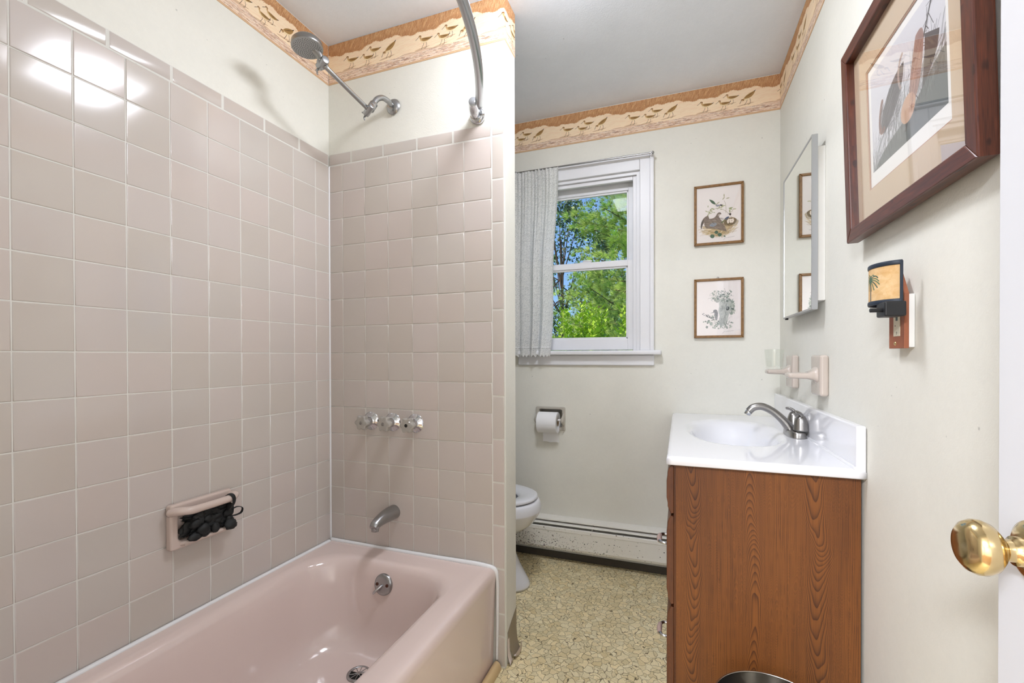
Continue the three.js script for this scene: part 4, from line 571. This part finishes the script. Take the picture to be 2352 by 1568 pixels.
// ---------------------------------------------------------------- mirror cabinet
{
  const t = thing('medicine_cabinet', 'white mirror cabinet with a thin chrome frame above the basin', 'mirror cabinet', [W, 1.527, -0.378]);
  part(t, 'body', rbox(1.7575, W, 1.283, 1.768, -0.565, -0.182, 0.002), M.white);
  const d = part(t, 'door', merge(box(1.7435, 1.7575, 1.257, 1.799, -0.583, -0.172)), M.dullChrome);
  sub(d, 'frame', merge(box(1.741, 1.7575, 1.2545, 1.8015, -0.1755, -0.1695), box(1.741, 1.7575, 1.2545, 1.8015, -0.5855, -0.5795), box(1.741, 1.7575, 1.2545, 1.2605, -0.5795, -0.1755), box(1.741, 1.7575, 1.7955, 1.8015, -0.5795, -0.1755)), M.rodMetal, t, 'thin chrome mirror frame');
  sub(d, 'mirror', box(1.7425, 1.744, 1.2605, 1.7955, -0.5795, -0.1755), M.mirror, t);
  sub(d, 'clip', rbox(1.742, 1.752, 1.249, 1.2545, -0.56, -0.548, 0.001), M.black, t);
}

// ---------------------------------------------------------------- night light on a wooden plaque
{
  const t = thing('thermometer_plaque', 'pointed brown wooden thermometer plaque behind the night light', 'plaque', [W, 1.124, 0.364]);
  const pl = shapeOf([[-0.034, 0], [0.034, 0], [0.034, 0.108], [0.006, 0.155], [-0.034, 0.108]]), g = uvm(extrude(pl, 0.008, 0.001)); g.rotateY(-PI / 2); mesh('board', g.translate(-0.01, 0, 0), M.plaque, t);
  mesh('spacer', rbox(-0.01, -0.0005, 0.002, 0.106, -0.032, 0.033, 0.001), M.white, t);
  const gg = new THREE.BoxGeometry(0.028, 0.065, 0.001); const gm = mesh('gauge_strip', gg, M.gauge, t, 'cream scale strip with small printed marks'); gm.position.set(-0.0187, 0.057, 0.004); gm.rotation.y = -PI / 2;
  mesh('pin', aim(lathe([[0.0001, 0.003], [0.003, 0.002], [0.004, 0]], 14), [-1, 0, 0], [-0.018, 0.01, -0.004]), M.brass, t);
  const n = thing('night_light', 'black plug-in night light with a palm tree paper shade', 'night light', [1.752, 1.186, 0.37]);
  const arc = (r1, r2, y0, y1, a0 = 0, a1 = 1, k = 28) => { const A = [], B = [], U = []; for (let i = 0; i <= k; i++) { const f = lerp(a0, a1, i / k), a = PI * f, x = -Math.sin(a) * r1, z = -Math.cos(a) * r2; A.push(V(x, y0, z)); B.push(V(x, y1, z)); U.push(f); } const q = loft([A, B], false, false, false), uv = q.attributes.uv; for (let i = 0; i <= k; i++) { uv.setXY(i, U[i], 0); uv.setXY(i + k + 1, U[i], 1); } return q; };
  const shadeM = mesh('shade', arc(0.034, 0.05, 0.026, 0.106), M.shadePaper, n, 'sand-coloured curved paper shade with a palm tree');
  const rim = (y) => { const pts = []; for (let i = 0; i <= 28; i++) { const a = PI * i / 28; pts.push([-Math.sin(a) * 0.0345, y, -Math.cos(a) * 0.0505]); } return sweep(pts, pts.map(() => [0.0012, 0.0045]), 8); };
  mesh('shade_trim', merge(rim(0.103), rim(0.029), rbox(-0.004, 0.001, 0.026, 0.106, 0.0445, 0.0515, 0.001), rbox(-0.004, 0.001, 0.026, 0.106, -0.0515, -0.0445, 0.001)), M.shadeTrim, shadeM, 'dark blue shade binding');
  mesh('plug_body', rbox(-0.03, 0.004, -0.001, 0.028, 0.016, 0.058, 0.003), M.black, n);
  mesh('switch', sweep([[-0.028, 0.012, 0.045], [-0.05, 0.012, 0.047]], 0.0042, 12), M.black, n);
  mesh('bulb', lathe([[0.0001, 0.075], [0.006, 0.072], [0.008, 0.06], [0.007, 0.04], [0.006, 0.026]], 18).translate(-0.012, 0, 0.02), M.white, n);
}

// ---------------------------------------------------------------- ceramic wall holders and the tumbler
function wallHolder(z, label) {
  const t = thing('ceramic_holder', label, 'wall holder', [W, 1.047, z], 'ceramic holders over the basin');
  const s = roundRect(-0.054, 0.054, -0.064, 0.064, 0.008), g = extrude(s, 0.024, 0.008, 4); g.rotateY(-PI / 2); mesh('plate', g, M.ceramic, t);
  const ring = (x, w, y0, y1) => { const out = []; for (let k = 0; k < 28; k++) { const a = k / 28 * 2 * PI, c = Math.cos(a), q = Math.sin(a), e = 0.5; out.push(V(x, (y0 + y1) / 2 + Math.sign(q) * Math.pow(Math.abs(q), e) * (y1 - y0) / 2, Math.sign(c) * Math.pow(Math.abs(c), e) * w)); } return out; };
  mesh('arm', loft([ring(-0.012, 0.04, -0.034, 0.036), ring(-0.024, 0.034, -0.025, 0.026), ring(-0.034, 0.032, -0.016, 0.016), ring(-0.05, 0.033, -0.012, 0.009), ring(-0.095, 0.034, -0.011, 0.008), ring(-0.102, 0.031, -0.009, 0.006), ring(-0.104, 0.025, -0.006, 0.003)], true, true), M.ceramic, t);
}
wallHolder(-0.195, 'nearer pink-beige ceramic wall holder, empty');
wallHolder(-0.567, 'farther pink-beige ceramic wall holder carrying a glass');
{
  const t = thing('drinking_glass', 'small clear glass tumbler standing on the farther ceramic holder', 'glass', [1.707, 1.0555, -0.567]);
  mesh('glass', lathe([[0.0001, 0.001], [0.0265, 0.001], [0.0295, 0.004], [0.036, 0.078], [0.035, 0.079], [0.0338, 0.078], [0.0278, 0.012], [0.024, 0.009], [0.0001, 0.0085]], 40), M.tumbler, t);
}

// ---------------------------------------------------------------- vanity
{
  const t = thing('vanity_cabinet', 'brown oak-grained vanity cabinet with drawers under the white basin', 'cabinet', [1.56, 0, -0.36]);
  part(t, 'side_panel', box(1.343, 1.7745, 0.004, 0.804, 0.127, 0.14), M.oakSide, 'oak-grained side panel');
  part(t, 'carcass', merge(box(1.337, 1.349, 0.06, 0.804, ZB + 0.012, 0.127), box(1.349, 1.775, 0.07, 0.085, ZB + 0.012, 0.127), box(1.349, 1.775, 0.03, 0.804, ZB + 0.008, ZB + 0.02)), M.oakFront);
  part(t, 'toe_kick', box(1.39, 1.4, 0.03, 0.07, ZB + 0.02, 0.127), M.oakEdge);
  // fronts with shaped rims, side profile in x (out from the face) and y
  const front = (name, y0, y1, z0, z1, label) => {
    const h = y1 - y0, pts = [[0, 0.002], [0.008, 0], [0.0135, 0.012], [0.0165, 0.02], [0.0165, 0.03], [0.0195, 0.045], [0.0195, h - 0.045], [0.0165, h - 0.03], [0.0165, h - 0.02], [0.0135, h - 0.01], [0.008, h], [0, h - 0.002]];
    const s = shapeOf(pts.map(([x, y]) => [-x, y])); const g = uvm(extrude(s, z1 - z0, 0.0015, 1)); return part(t, name, g.translate(1.3372, y0, z0), M.oakFront, label);
  };
  const pull = (f, y, z) => { for (const d of [-1, 1]) sub(f, 'pull_post', sweep([[1.318, y, z + d * 0.038], [1.302, y, z + d * 0.037], [1.293, y, z + d * 0.024]], [0.0042, 0.0045, 0.0055], 10, 12), M.chrome, t, 'chrome post of the drawer pull'); sub(f, 'pull_grip', sweep([[1.293, y, z - 0.025], [1.2915, y, z], [1.293, y, z + 0.025]], [0.0065, 0.0085, 0.0065], 12, 10), M.pink, t, 'pinkish ceramic pull grip'); };
  front('drawer', 0.662, 0.8, -0.19, 0.132);
  pull(front('drawer', 0.404, 0.656, -0.19, 0.132), 0.528, -0.03); pull(front('drawer', 0.075, 0.398, -0.19, 0.132), 0.238, -0.03);
  front('door', 0.075, 0.8, -0.52, -0.2); front('door', 0.075, 0.8, ZB + 0.02, -0.53);
}
{
  const t = thing('vanity_sink', 'white cultured-marble vanity top with integral oval basin and backsplash', 'vanity top', [1.55, 0.83, -0.36]);
  const cx = 1.537, cz = -0.372, ax = 0.148, az = 0.275, N = 128, sq = (a) => { const c = Math.cos(a), s = Math.sin(a), e = 0.86; return [Math.sign(c) * Math.pow(Math.abs(c), e), Math.sign(s) * Math.pow(Math.abs(s), e)]; };
  const X0 = 1.318, X1 = W - 0.002, Z0 = ZB + 0.002, Z1 = 0.162;
  const el = (k, y) => Array.from({ length: N }, (_, i) => { const [c, q] = sq(i / N * 2 * PI); return V(cx + c * ax * k, y, cz + q * az * k); });
  const dirs = el(1, 0).map((p) => { const dx = p.x - cx, dz = p.z - cz, k = Math.min(dx > 0 ? (X1 - cx) / dx : dx < 0 ? (X0 - cx) / dx : 1e9, dz > 0 ? (Z1 - cz) / dz : dz < 0 ? (Z0 - cz) / dz : 1e9); return V(cx + dx * k, 0, cz + dz * k); });
  for (const x of [X0, X1]) for (const z of [Z0, Z1]) { let b = 0; dirs.forEach((p, i) => { if (p.distanceTo(V(x, 0, z)) < dirs[b].distanceTo(V(x, 0, z))) b = i; }); dirs[b].set(x, 0, z); }
  const edge = (o, y) => dirs.map((p) => V(clamp(p.x, X0 + o, X1 - o), y, clamp(p.z, Z0 + o, Z1 - o)));
  const skirt = loft([edge(0.012, 0.8065), edge(0.003, 0.8065), edge(0, 0.8095), edge(0, 0.823), edge(0.0018, 0.8275), edge(0.0055, 0.83), edge(0.011, 0.8305)].map((r) => r.reverse()));
  const flat = loft([edge(0.011, 0.8305), el(1.13, 0.8305)].map((r) => r.reverse()));
  const bowl = loft([el(1.13, 0.8305), el(1.08, 0.8296), el(1.03, 0.827), el(0.985, 0.8225), el(0.94, 0.814), el(0.89, 0.799), el(0.82, 0.774), el(0.74, 0.744), el(0.6, 0.718), el(0.4, 0.705), el(0.14, 0.701)].map((r) => r.reverse()), false, true);
  part(t, 'slab', merge(skirt, flat, bowl), M.marble, 'white slab with the oval basin moulded in');
  part(t, 'overflow_hole', aim(lathe([[0.0001, 0.0012], [0.007, 0.0012], [0.008, 0]], 20), [0.86, 0.5, 0], [cx - ax * 0.862, 0.788, cz + 0.0]), M.dark);
  part(t, 'sink_drain', aim(lathe([[0.0001, 0.002], [0.018, 0.002], [0.022, 0]], 24), [0, 1, 0], [cx, 0.7012, cz]), M.chrome);
  part(t, 'backsplash', merge(rbox(1.7585, W - 0.0015, 0.82, 0.937, ZB + 0.002, 0.1605, 0.005, 3), sweep([[1.7585, 0.831, ZB + 0.004], [1.7585, 0.831, 0.158]], [[0.006, 0.006], [0.006, 0.006]], 8)), M.marble);
}
{
  const fx = 1.728, fz = -0.333, t = thing('basin_faucet', 'brushed nickel two-handle faucet on the vanity top', 'faucet', [fx, 0.8302, fz]);
  const st = (w, l, y, o = 0) => Array.from({ length: 48 }, (_, i) => { const a = -i / 48 * 2 * PI, c = Math.cos(a), q = Math.sin(a); return V(o + w * Math.sign(c) * Math.pow(Math.abs(c), 0.75), y, l * Math.sign(q) * Math.pow(Math.abs(q), 0.62)); });
  mesh('base', loft([st(0.027, 0.077, 0), st(0.028, 0.078, 0.002), st(0.026, 0.075, 0.018), st(0.024, 0.072, 0.022), st(0.02, 0.066, 0.0235)], true, true), M.nickel, t);
  mesh('spout', sweep([[-0.008, 0.01, 0], [-0.018, 0.03, 0], [-0.04, 0.058, 0], [-0.07, 0.084, 0], [-0.102, 0.098, 0], [-0.128, 0.093, 0], [-0.142, 0.079, 0]], [[0.019, 0.021], [0.016, 0.018], [0.0135, 0.015], [0.0128, 0.0128], [0.013, 0.0125], [0.013, 0.0125], [0.0125, 0.0125]], 22, 48, true, V(0, 0, 1)), M.nickel, t);
  mesh('aerator', sweep([[-0.139, 0.083, 0], [-0.148, 0.067, 0]], 0.0115, 20), M.chrome, t);
  for (const [z, a] of [[0.051, 0.25], [-0.051, -0.25]]) {
    const h = mesh('handle', lathe([[0.0001, 0.024], [0.0235, 0.024], [0.0235, 0.03], [0.022, 0.033], [0.0205, 0.05], [0.0165, 0.066], [0.0125, 0.075], [0.0001, 0.078]], 32).translate(0.009, 0, z), M.nickel, t);
    mesh('lever', sweep([[0.012, 0.07, z], [0.008, 0.08, z + a * 0.012], [-0.002, 0.087, z + a * 0.03], [-0.013, 0.0885, z + a * 0.05]], [[0.0115, 0.008], [0.0115, 0.0065], [0.0105, 0.005], [0.008, 0.004]], 14, 20), M.nickel, h);
  }
}

// ---------------------------------------------------------------- paper holder and roll
{
  const t = thing('paper_holder', 'grey-beige ceramic recessed toilet paper holder under the window', 'paper holder', [0.702, 0.775, ZB]);
  const s = roundRect(-0.082, 0.08, -0.062, 0.062, 0.008); s.holes.push(roundRect(-0.064, 0.064, -0.047, 0.05, 0.012, THREE.Path)); mesh('frame', extrude(s, 0.012, 0.004, 3), M.paperHolder, t);
  mesh('recess', merge(box(-0.064, 0.064, -0.047, 0.051, -0.062, -0.06), box(-0.064, 0.064, 0.048, 0.051, -0.06, 0.004), box(-0.064, 0.064, -0.0475, -0.045, -0.06, 0.004), box(-0.064, -0.0615, -0.045, 0.048, -0.06, 0.004), box(0.0615, 0.064, -0.045, 0.048, -0.06, 0.004)), M.paperHolder, t);
  for (const x of [-1, 1]) mesh('ear', loft([0, 0.008, 0.02, 0.036, 0.048, 0.052].map((z, i) => { const hh = [0.046, 0.042, 0.03, 0.02, 0.016, 0.012][i], o = []; for (let k = 0; k < 20; k++) { const a = -k / 20 * 2 * PI; o.push(V(x * 0.0725 + Math.cos(a) * 0.0075, -0.004 - Math.sin(a) * hh, z)); } return o; }), true, true), M.paperHolder, t);
  mesh('spindle', sweep([[-0.07, -0.004, 0.034], [0.068, -0.004, 0.034]], 0.0055, 14), M.paper, t);
  const r = thing('toilet_paper_roll', 'white toilet paper roll with a loose sheet hanging down', 'paper roll', [0.697, 0.771 - 0.0145, ZB + 0.034]);
  mesh('roll', aim(lathe([[0.02, -0.053], [0.054, -0.053], [0.0555, -0.0515], [0.0555, 0.0515], [0.054, 0.053], [0.02, 0.053], [0.02, -0.053]], 48), [1, 0, 0], [0, 0, 0]), M.paper, r);
  mesh('core', aim(lathe([[0.0195, -0.0525], [0.0195, 0.0525], [0.0185, 0.0525], [0.0185, -0.0525], [0.0195, -0.0525]], 28), [1, 0, 0], [0, 0, 0]), M.core, r);
  const rows = [[0.004, -0.0555], [-0.02, -0.056], [-0.024, -0.075], [-0.0225, -0.098], [-0.021, -0.106]].map(([z, y], k) => Array.from({ length: 9 }, (_, i) => V(-0.036 + i / 8 * 0.086, y + (k === 4 ? 0.0015 * Math.sin(i * 1.2) - i * 0.0003 : 0), z + 0.0012 * Math.sin(i * 0.9 + k))));
  const sheet = loft(rows, false, false, false); mesh('loose_sheet', merge(sheet, loft(rows.map((q) => q.map((p) => p.clone().add(V(0, -0.0003, 0.0004)))).reverse(), false, false, false)), M.paper, r);
}

// ---------------------------------------------------------------- door, knob, waste bin, peeling lining
{
  const t = thing('bathroom_door', 'white flat door standing open along the right wall', 'door', [1.685, 0.008, 1.54]);
  part(t, 'slab', rbox(1.685, 1.72, 0.008, 2.035, 0.832, 1.528, 0.002), M.door);
  const kz = 0.888, ky = 0.913, d = [-1, 0, 0];
  const k = part(t, 'knob', aim(lathe([[0.0001, 0.059], [0.011, 0.0586], [0.0125, 0.0577], [0.019, 0.0575], [0.0245, 0.0535], [0.0275, 0.047], [0.0275, 0.041], [0.0245, 0.034], [0.018, 0.0285], [0.0125, 0.0255], [0.011, 0.0235], [0.011, 0.0165], [0.0145, 0.016], [0.0145, 0.006]], 48), d, [1.685, ky, kz]), M.brass, 'polished brass door knob');
  sub(k, 'rosette', aim(lathe([[0.0001, 0.009], [0.016, 0.009], [0.024, 0.007], [0.0305, 0.003], [0.032, 0]], 44), d, [1.685, ky, kz]), M.brass, t);
  const k2 = part(t, 'knob', aim(lathe([[0.0001, 0.05], [0.02, 0.048], [0.026, 0.04], [0.022, 0.028], [0.012, 0.02], [0.012, 0.006], [0.03, 0.004], [0.032, 0]], 32), [1, 0, 0], [1.72, ky, kz]), M.brass, 'polished brass door knob'); void k2;
  part(t, 'latch_plate', box(1.694, 1.711, ky - 0.03, ky + 0.03, 0.8312, 0.8322), M.brass);
  for (const y of [0.25, 1.05, 1.8]) part(t, 'hinge', sweep([[1.693, y - 0.045, 1.531], [1.693, y + 0.045, 1.531]], 0.006, 10), M.brass);
}
{
  const t = thing('waste_bin', 'shiny steel round waste bin beside the vanity', 'waste bin', [1.556, 0.001, 0.3165]);
  mesh('shell', lathe([[0.0001, 0], [0.098, 0], [0.1, 0.004], [0.1265, 0.297], [0.127, 0.2985], [0.126, 0.2995], [0.125, 0.298], [0.0985, 0.006], [0.0001, 0.005]], 64), M.steel, t);
  mesh('rim', aim(new THREE.TorusGeometry(0.1268, 0.0022, 10, 64).rotateX(PI / 2), [0, 1, 0], [0, 0.2985, 0]), M.steel, t);
}
{
  const t = thing('peeling_lining', 'torn linoleum lining curling off the foot of the wall end', 'lining', [0.774, 0, -0.06]);
  const sheet = (rows, back) => { const g = loft(rows.map((r) => r.map((p) => V(...p))), false, false, false), b = loft(rows.map((r) => r.map((p) => V(p[0] - 0.0008, p[1], p[2]))).reverse(), false, false, false); return merge(g, b); };
  mesh('upper_flap', sheet([[[0.0006, 0.118, 0.04], [0.0006, 0.14, 0.0], [0.0006, 0.165, -0.05]], [[0.001, 0.08, 0.036], [0.001, 0.085, -0.005], [0.001, 0.09, -0.05]], [[0.003, 0.045, 0.022], [0.004, 0.045, -0.012], [0.004, 0.05, -0.05]], [[0.010, 0.02, 0.01], [0.013, 0.012, -0.02], [0.014, 0.016, -0.05]]]), M.lino, t);
  mesh('curled_edge', sheet([[[0.009, 0.02, 0.009], [0.012, 0.012, -0.02], [0.013, 0.016, -0.05]], [[0.018, 0.014, 0.004], [0.022, 0.006, -0.022], [0.022, 0.012, -0.05]], [[0.019, 0.026, 0.0], [0.024, 0.03, -0.025], [0.023, 0.046, -0.05]]]), M.linoBack, t);
  mesh('lower_flap', sheet([[[0.0006, 0.1, 0.044], [0.0006, 0.1, 0.026]], [[0.002, 0.04, 0.046], [0.003, 0.04, 0.024]], [[0.012, 0.004, 0.044], [0.012, 0.004, 0.02]], [[0.014, 0.018, 0.04], [0.014, 0.018, 0.018]]]), M.linoBack, t);
}

// ---------------------------------------------------------------- garden outside the window
structMesh('ground', 'lawn outside the window', box(-40, 40, -1.1, -0.7, -60, ZB - 0.3), P(0x4f6b2e, 1));
function leafCloud(name, parent, mat, count, gen) {
  const pos = [], nor = [], col = [], idx = [];
  for (let k = 0; k < count; k++) gen((verts, tris, c) => { const o = pos.length / 3; verts.forEach((v) => { pos.push(v.x, v.y, v.z); col.push(...c); }); tris.forEach((i) => idx.push(o + i)); }, k);
  void nor; const g = new THREE.BufferGeometry(); g.setAttribute('position', new THREE.Float32BufferAttribute(pos, 3)); g.setAttribute('color', new THREE.Float32BufferAttribute(col, 3)); g.setIndex(idx); g.computeVertexNormals();
  const m = mesh(name, g, mat, parent); m.userData.kind = 'stuff'; return m;
}
const leafMat = new THREE.MeshPhysicalMaterial({ color: 0xffffff, vertexColors: true, roughness: 0.55, transmission: 0.35, thickness: 0, side: THREE.DoubleSide });
const needleMat = new THREE.MeshPhysicalMaterial({ color: 0xffffff, vertexColors: true, roughness: 0.6, transmission: 0.25, thickness: 0, side: THREE.DoubleSide });
const barkMat = P(0x4a3c30, 0.95);
function pine(x, z, h, seed, label, spread = 1, bright = 1) {
  const r = rng(seed), t = thing('pine_tree', label, 'tree', [x, -0.7, z], 'trees outside the window');
  mesh('trunk', sweep([[0, 0, 0], [0.05, h * 0.4, 0.03], [0, h * 0.8, 0], [0.02, h, 0]], [0.16, 0.12, 0.06, 0.015], 10, 16), barkMat, t);
  const br = [], tips = [];
  for (let y = 0.8; y < h; y += 0.34) { const n = 6, L = (1 - y / h) * 2.6 * spread + 0.5; for (let k = 0; k < n; k++) { const a = k / n * 2 * PI + r() * 1.2 + y * 2, l = L * (0.75 + r() * 0.5), e = V(Math.cos(a) * l, y + 0.18 * l + (r() - 0.5) * 0.3, Math.sin(a) * l), s = V(0.02, y, 0), mid = s.clone().lerp(e, 0.5).add(V(0, -0.06 * l, 0)); br.push(sweep([s, mid, e], [0.028, 0.016, 0.005], 6, 8));
    for (let q = 0; q < 20 + l * 18; q++) { const f = 0.2 + 0.8 * Math.sqrt(r()), p = f < 0.5 ? s.clone().lerp(mid, f * 2) : mid.clone().lerp(e, f * 2 - 1); const out = V(Math.cos(a), 0.35, Math.sin(a)); p.add(V((r() - 0.5) * 0.62, (r() - 0.35) * 0.36, (r() - 0.5) * 0.62)); tips.push([p, out]); } } }
  mesh('branches', merge(br), barkMat, t);
  leafCloud('needles', t, needleMat, tips.length, (put, k) => {
    const [p, out] = tips[k], tone = (0.7 + r() * 0.6) * bright, c = [0.27 * tone + r() * 0.06, 0.4 * tone + r() * 0.05, 0.085 * tone];
    for (let i = 0; i < 40; i++) { const d = V(r() - 0.5, r() - 0.5, r() - 0.5).multiplyScalar(1.5).add(out).normalize(), l = 0.12 + r() * 0.12, sd = V(r() - 0.5, r() - 0.5, r() - 0.5).cross(d).normalize().multiplyScalar(0.0042); put([p.clone().add(sd), p.clone().sub(sd), p.clone().addScaledVector(d, l)], [0, 1, 2], c); }
  });
}
function broadleaf(x, z, h, seed, label, R, n, size, cols) {
  const r = rng(seed), t = thing('broadleaf_tree', label, 'tree', [x, -0.7, z], 'trees outside the window');
  const br = [sweep([[0, 0, 0], [0.06, h * 0.35, 0], [0, h * 0.7, 0]], [0.1, 0.07, 0.03], 10, 10)]; const blobs = [];
  for (let k = 0; k < 22; k++) { const a = r() * 7, q = Math.sqrt(r()) * R, y = h * (0.2 + 0.8 * r()), c = V(Math.cos(a) * q, y, Math.sin(a) * q); blobs.push([c, 0.4 + r() * 0.5]); br.push(sweep([[0.03, h * 0.3 + r() * h * 0.25, 0], c.clone().lerp(V(0, h * 0.5, 0), 0.4).add(V(0, 0.1, 0)), c], [0.024, 0.014, 0.005], 6, 8)); }
  mesh('branches', merge(br), barkMat, t);
  leafCloud('leaves', t, leafMat, n, (put) => {
    const [c, q] = blobs[Math.floor(r() * blobs.length)], d = V(r() - 0.5, r() - 0.5, r() - 0.5).normalize().multiplyScalar(q * Math.cbrt(r())), p = c.clone().add(d), ax = V(r() - 0.5, r() - 0.7, r() - 0.5).normalize(), sd = V(r() - 0.5, r() - 0.5, r() - 0.5).cross(ax).normalize(), l = size * (0.6 + r() * 0.8), k = 0.7 + r() * 0.6, cc = cols[Math.floor(r() * cols.length)].map((v) => v * k);
    put([p, p.clone().addScaledVector(ax, l * 0.5).addScaledVector(sd, l * 0.3), p.clone().addScaledVector(ax, l), p.clone().addScaledVector(ax, l * 0.5).addScaledVector(sd, -l * 0.3)], [0, 1, 2, 0, 2, 3], cc);
  });
}
pine(1.2, -9.2, 7.6, 501, 'bright pine tree filling the right of the window view', 1.25, 1.3);
broadleaf(-2.7, -14.6, 8.6, 512, 'thin dark-leaved tree reaching into the blue sky', 1.5, 5200, 0.12, [[0.05, 0.09, 0.05], [0.08, 0.14, 0.06], [0.16, 0.28, 0.08]]);
broadleaf(-0.7, -18.9, 10.2, 511, 'tall leafy tree standing behind the bright pine', 1.8, 15000, 0.14, [[0.16, 0.3, 0.05], [0.2, 0.34, 0.06], [0.12, 0.24, 0.04]]);
broadleaf(-7.4, -24.5, 7.6, 513, 'distant leafy tree at the left of the window view', 1.9, 11000, 0.15, [[0.14, 0.26, 0.06], [0.17, 0.3, 0.07]]);
broadleaf(-2.6, -24.5, 6.6, 514, 'distant leafy tree in the middle of the window view', 1.9, 11000, 0.15, [[0.12, 0.24, 0.06], [0.16, 0.28, 0.06]]);
for (const [x, z, h, sd, lab] of [[-0.72, -4.7, 2.45, 521, 'bright green shrub at the left of the window view'], [0.13, -4.6, 2.5, 522, 'bright green shrub in the middle of the window view'], [0.98, -4.5, 2.7, 523, 'tallest bright green shrub at the right of the window view']]) {
  const r = rng(sd), t = thing('shrub', lab, 'shrub', [x, -0.7, z], 'shrubs under the window');
  const st = [], seat = []; for (let k = 0; k < 40; k++) { const a = r() * 7, q = Math.sqrt(r()) * 0.34, y = h * (0.72 + 0.3 * r()) - q * 0.35, e = V(Math.cos(a) * q, y, Math.sin(a) * q); st.push(sweep([[Math.cos(a) * q * 0.2, 0, Math.sin(a) * q * 0.2], [Math.cos(a) * q * 0.8, y * 0.5, Math.sin(a) * q * 0.8], e], [0.012, 0.008, 0.003], 5, 6)); seat.push([V(Math.cos(a) * q * 0.85, y * 0.45, Math.sin(a) * q * 0.85), e]); }
  mesh('stems', merge(st), P(0x6f8238, 0.8), t);
  leafCloud('leaves', t, leafMat, 5200, (put, k) => {
    const [a, e] = seat[k % seat.length], p = a.clone().lerp(e, Math.pow(r(), 0.7)).add(V((r() - 0.5) * 0.12, 0, (r() - 0.5) * 0.12)), ang = r() * 7, ax = V(Math.cos(ang), 0.55 + r() * 0.7, Math.sin(ang)).normalize(), sd2 = V(-Math.sin(ang), 0, Math.cos(ang)), up = ax.clone().cross(sd2), l = 0.05 + r() * 0.045, m = 0.75 + r() * 0.5, c = [0.4 * m, 0.6 * m, 0.04 * m];
    put([p, p.clone().addScaledVector(ax, l * 0.5).addScaledVector(sd2, l * 0.26).addScaledVector(up, -l * 0.08), p.clone().addScaledVector(ax, l), p.clone().addScaledVector(ax, l * 0.5).addScaledVector(sd2, -l * 0.26).addScaledVector(up, -l * 0.08), p.clone().addScaledVector(ax, l * 0.5)], [0, 1, 4, 1, 2, 4, 2, 3, 4, 3, 0, 4], c);
  });
}

void mergeVertices;
renderer.render(scene, camera);
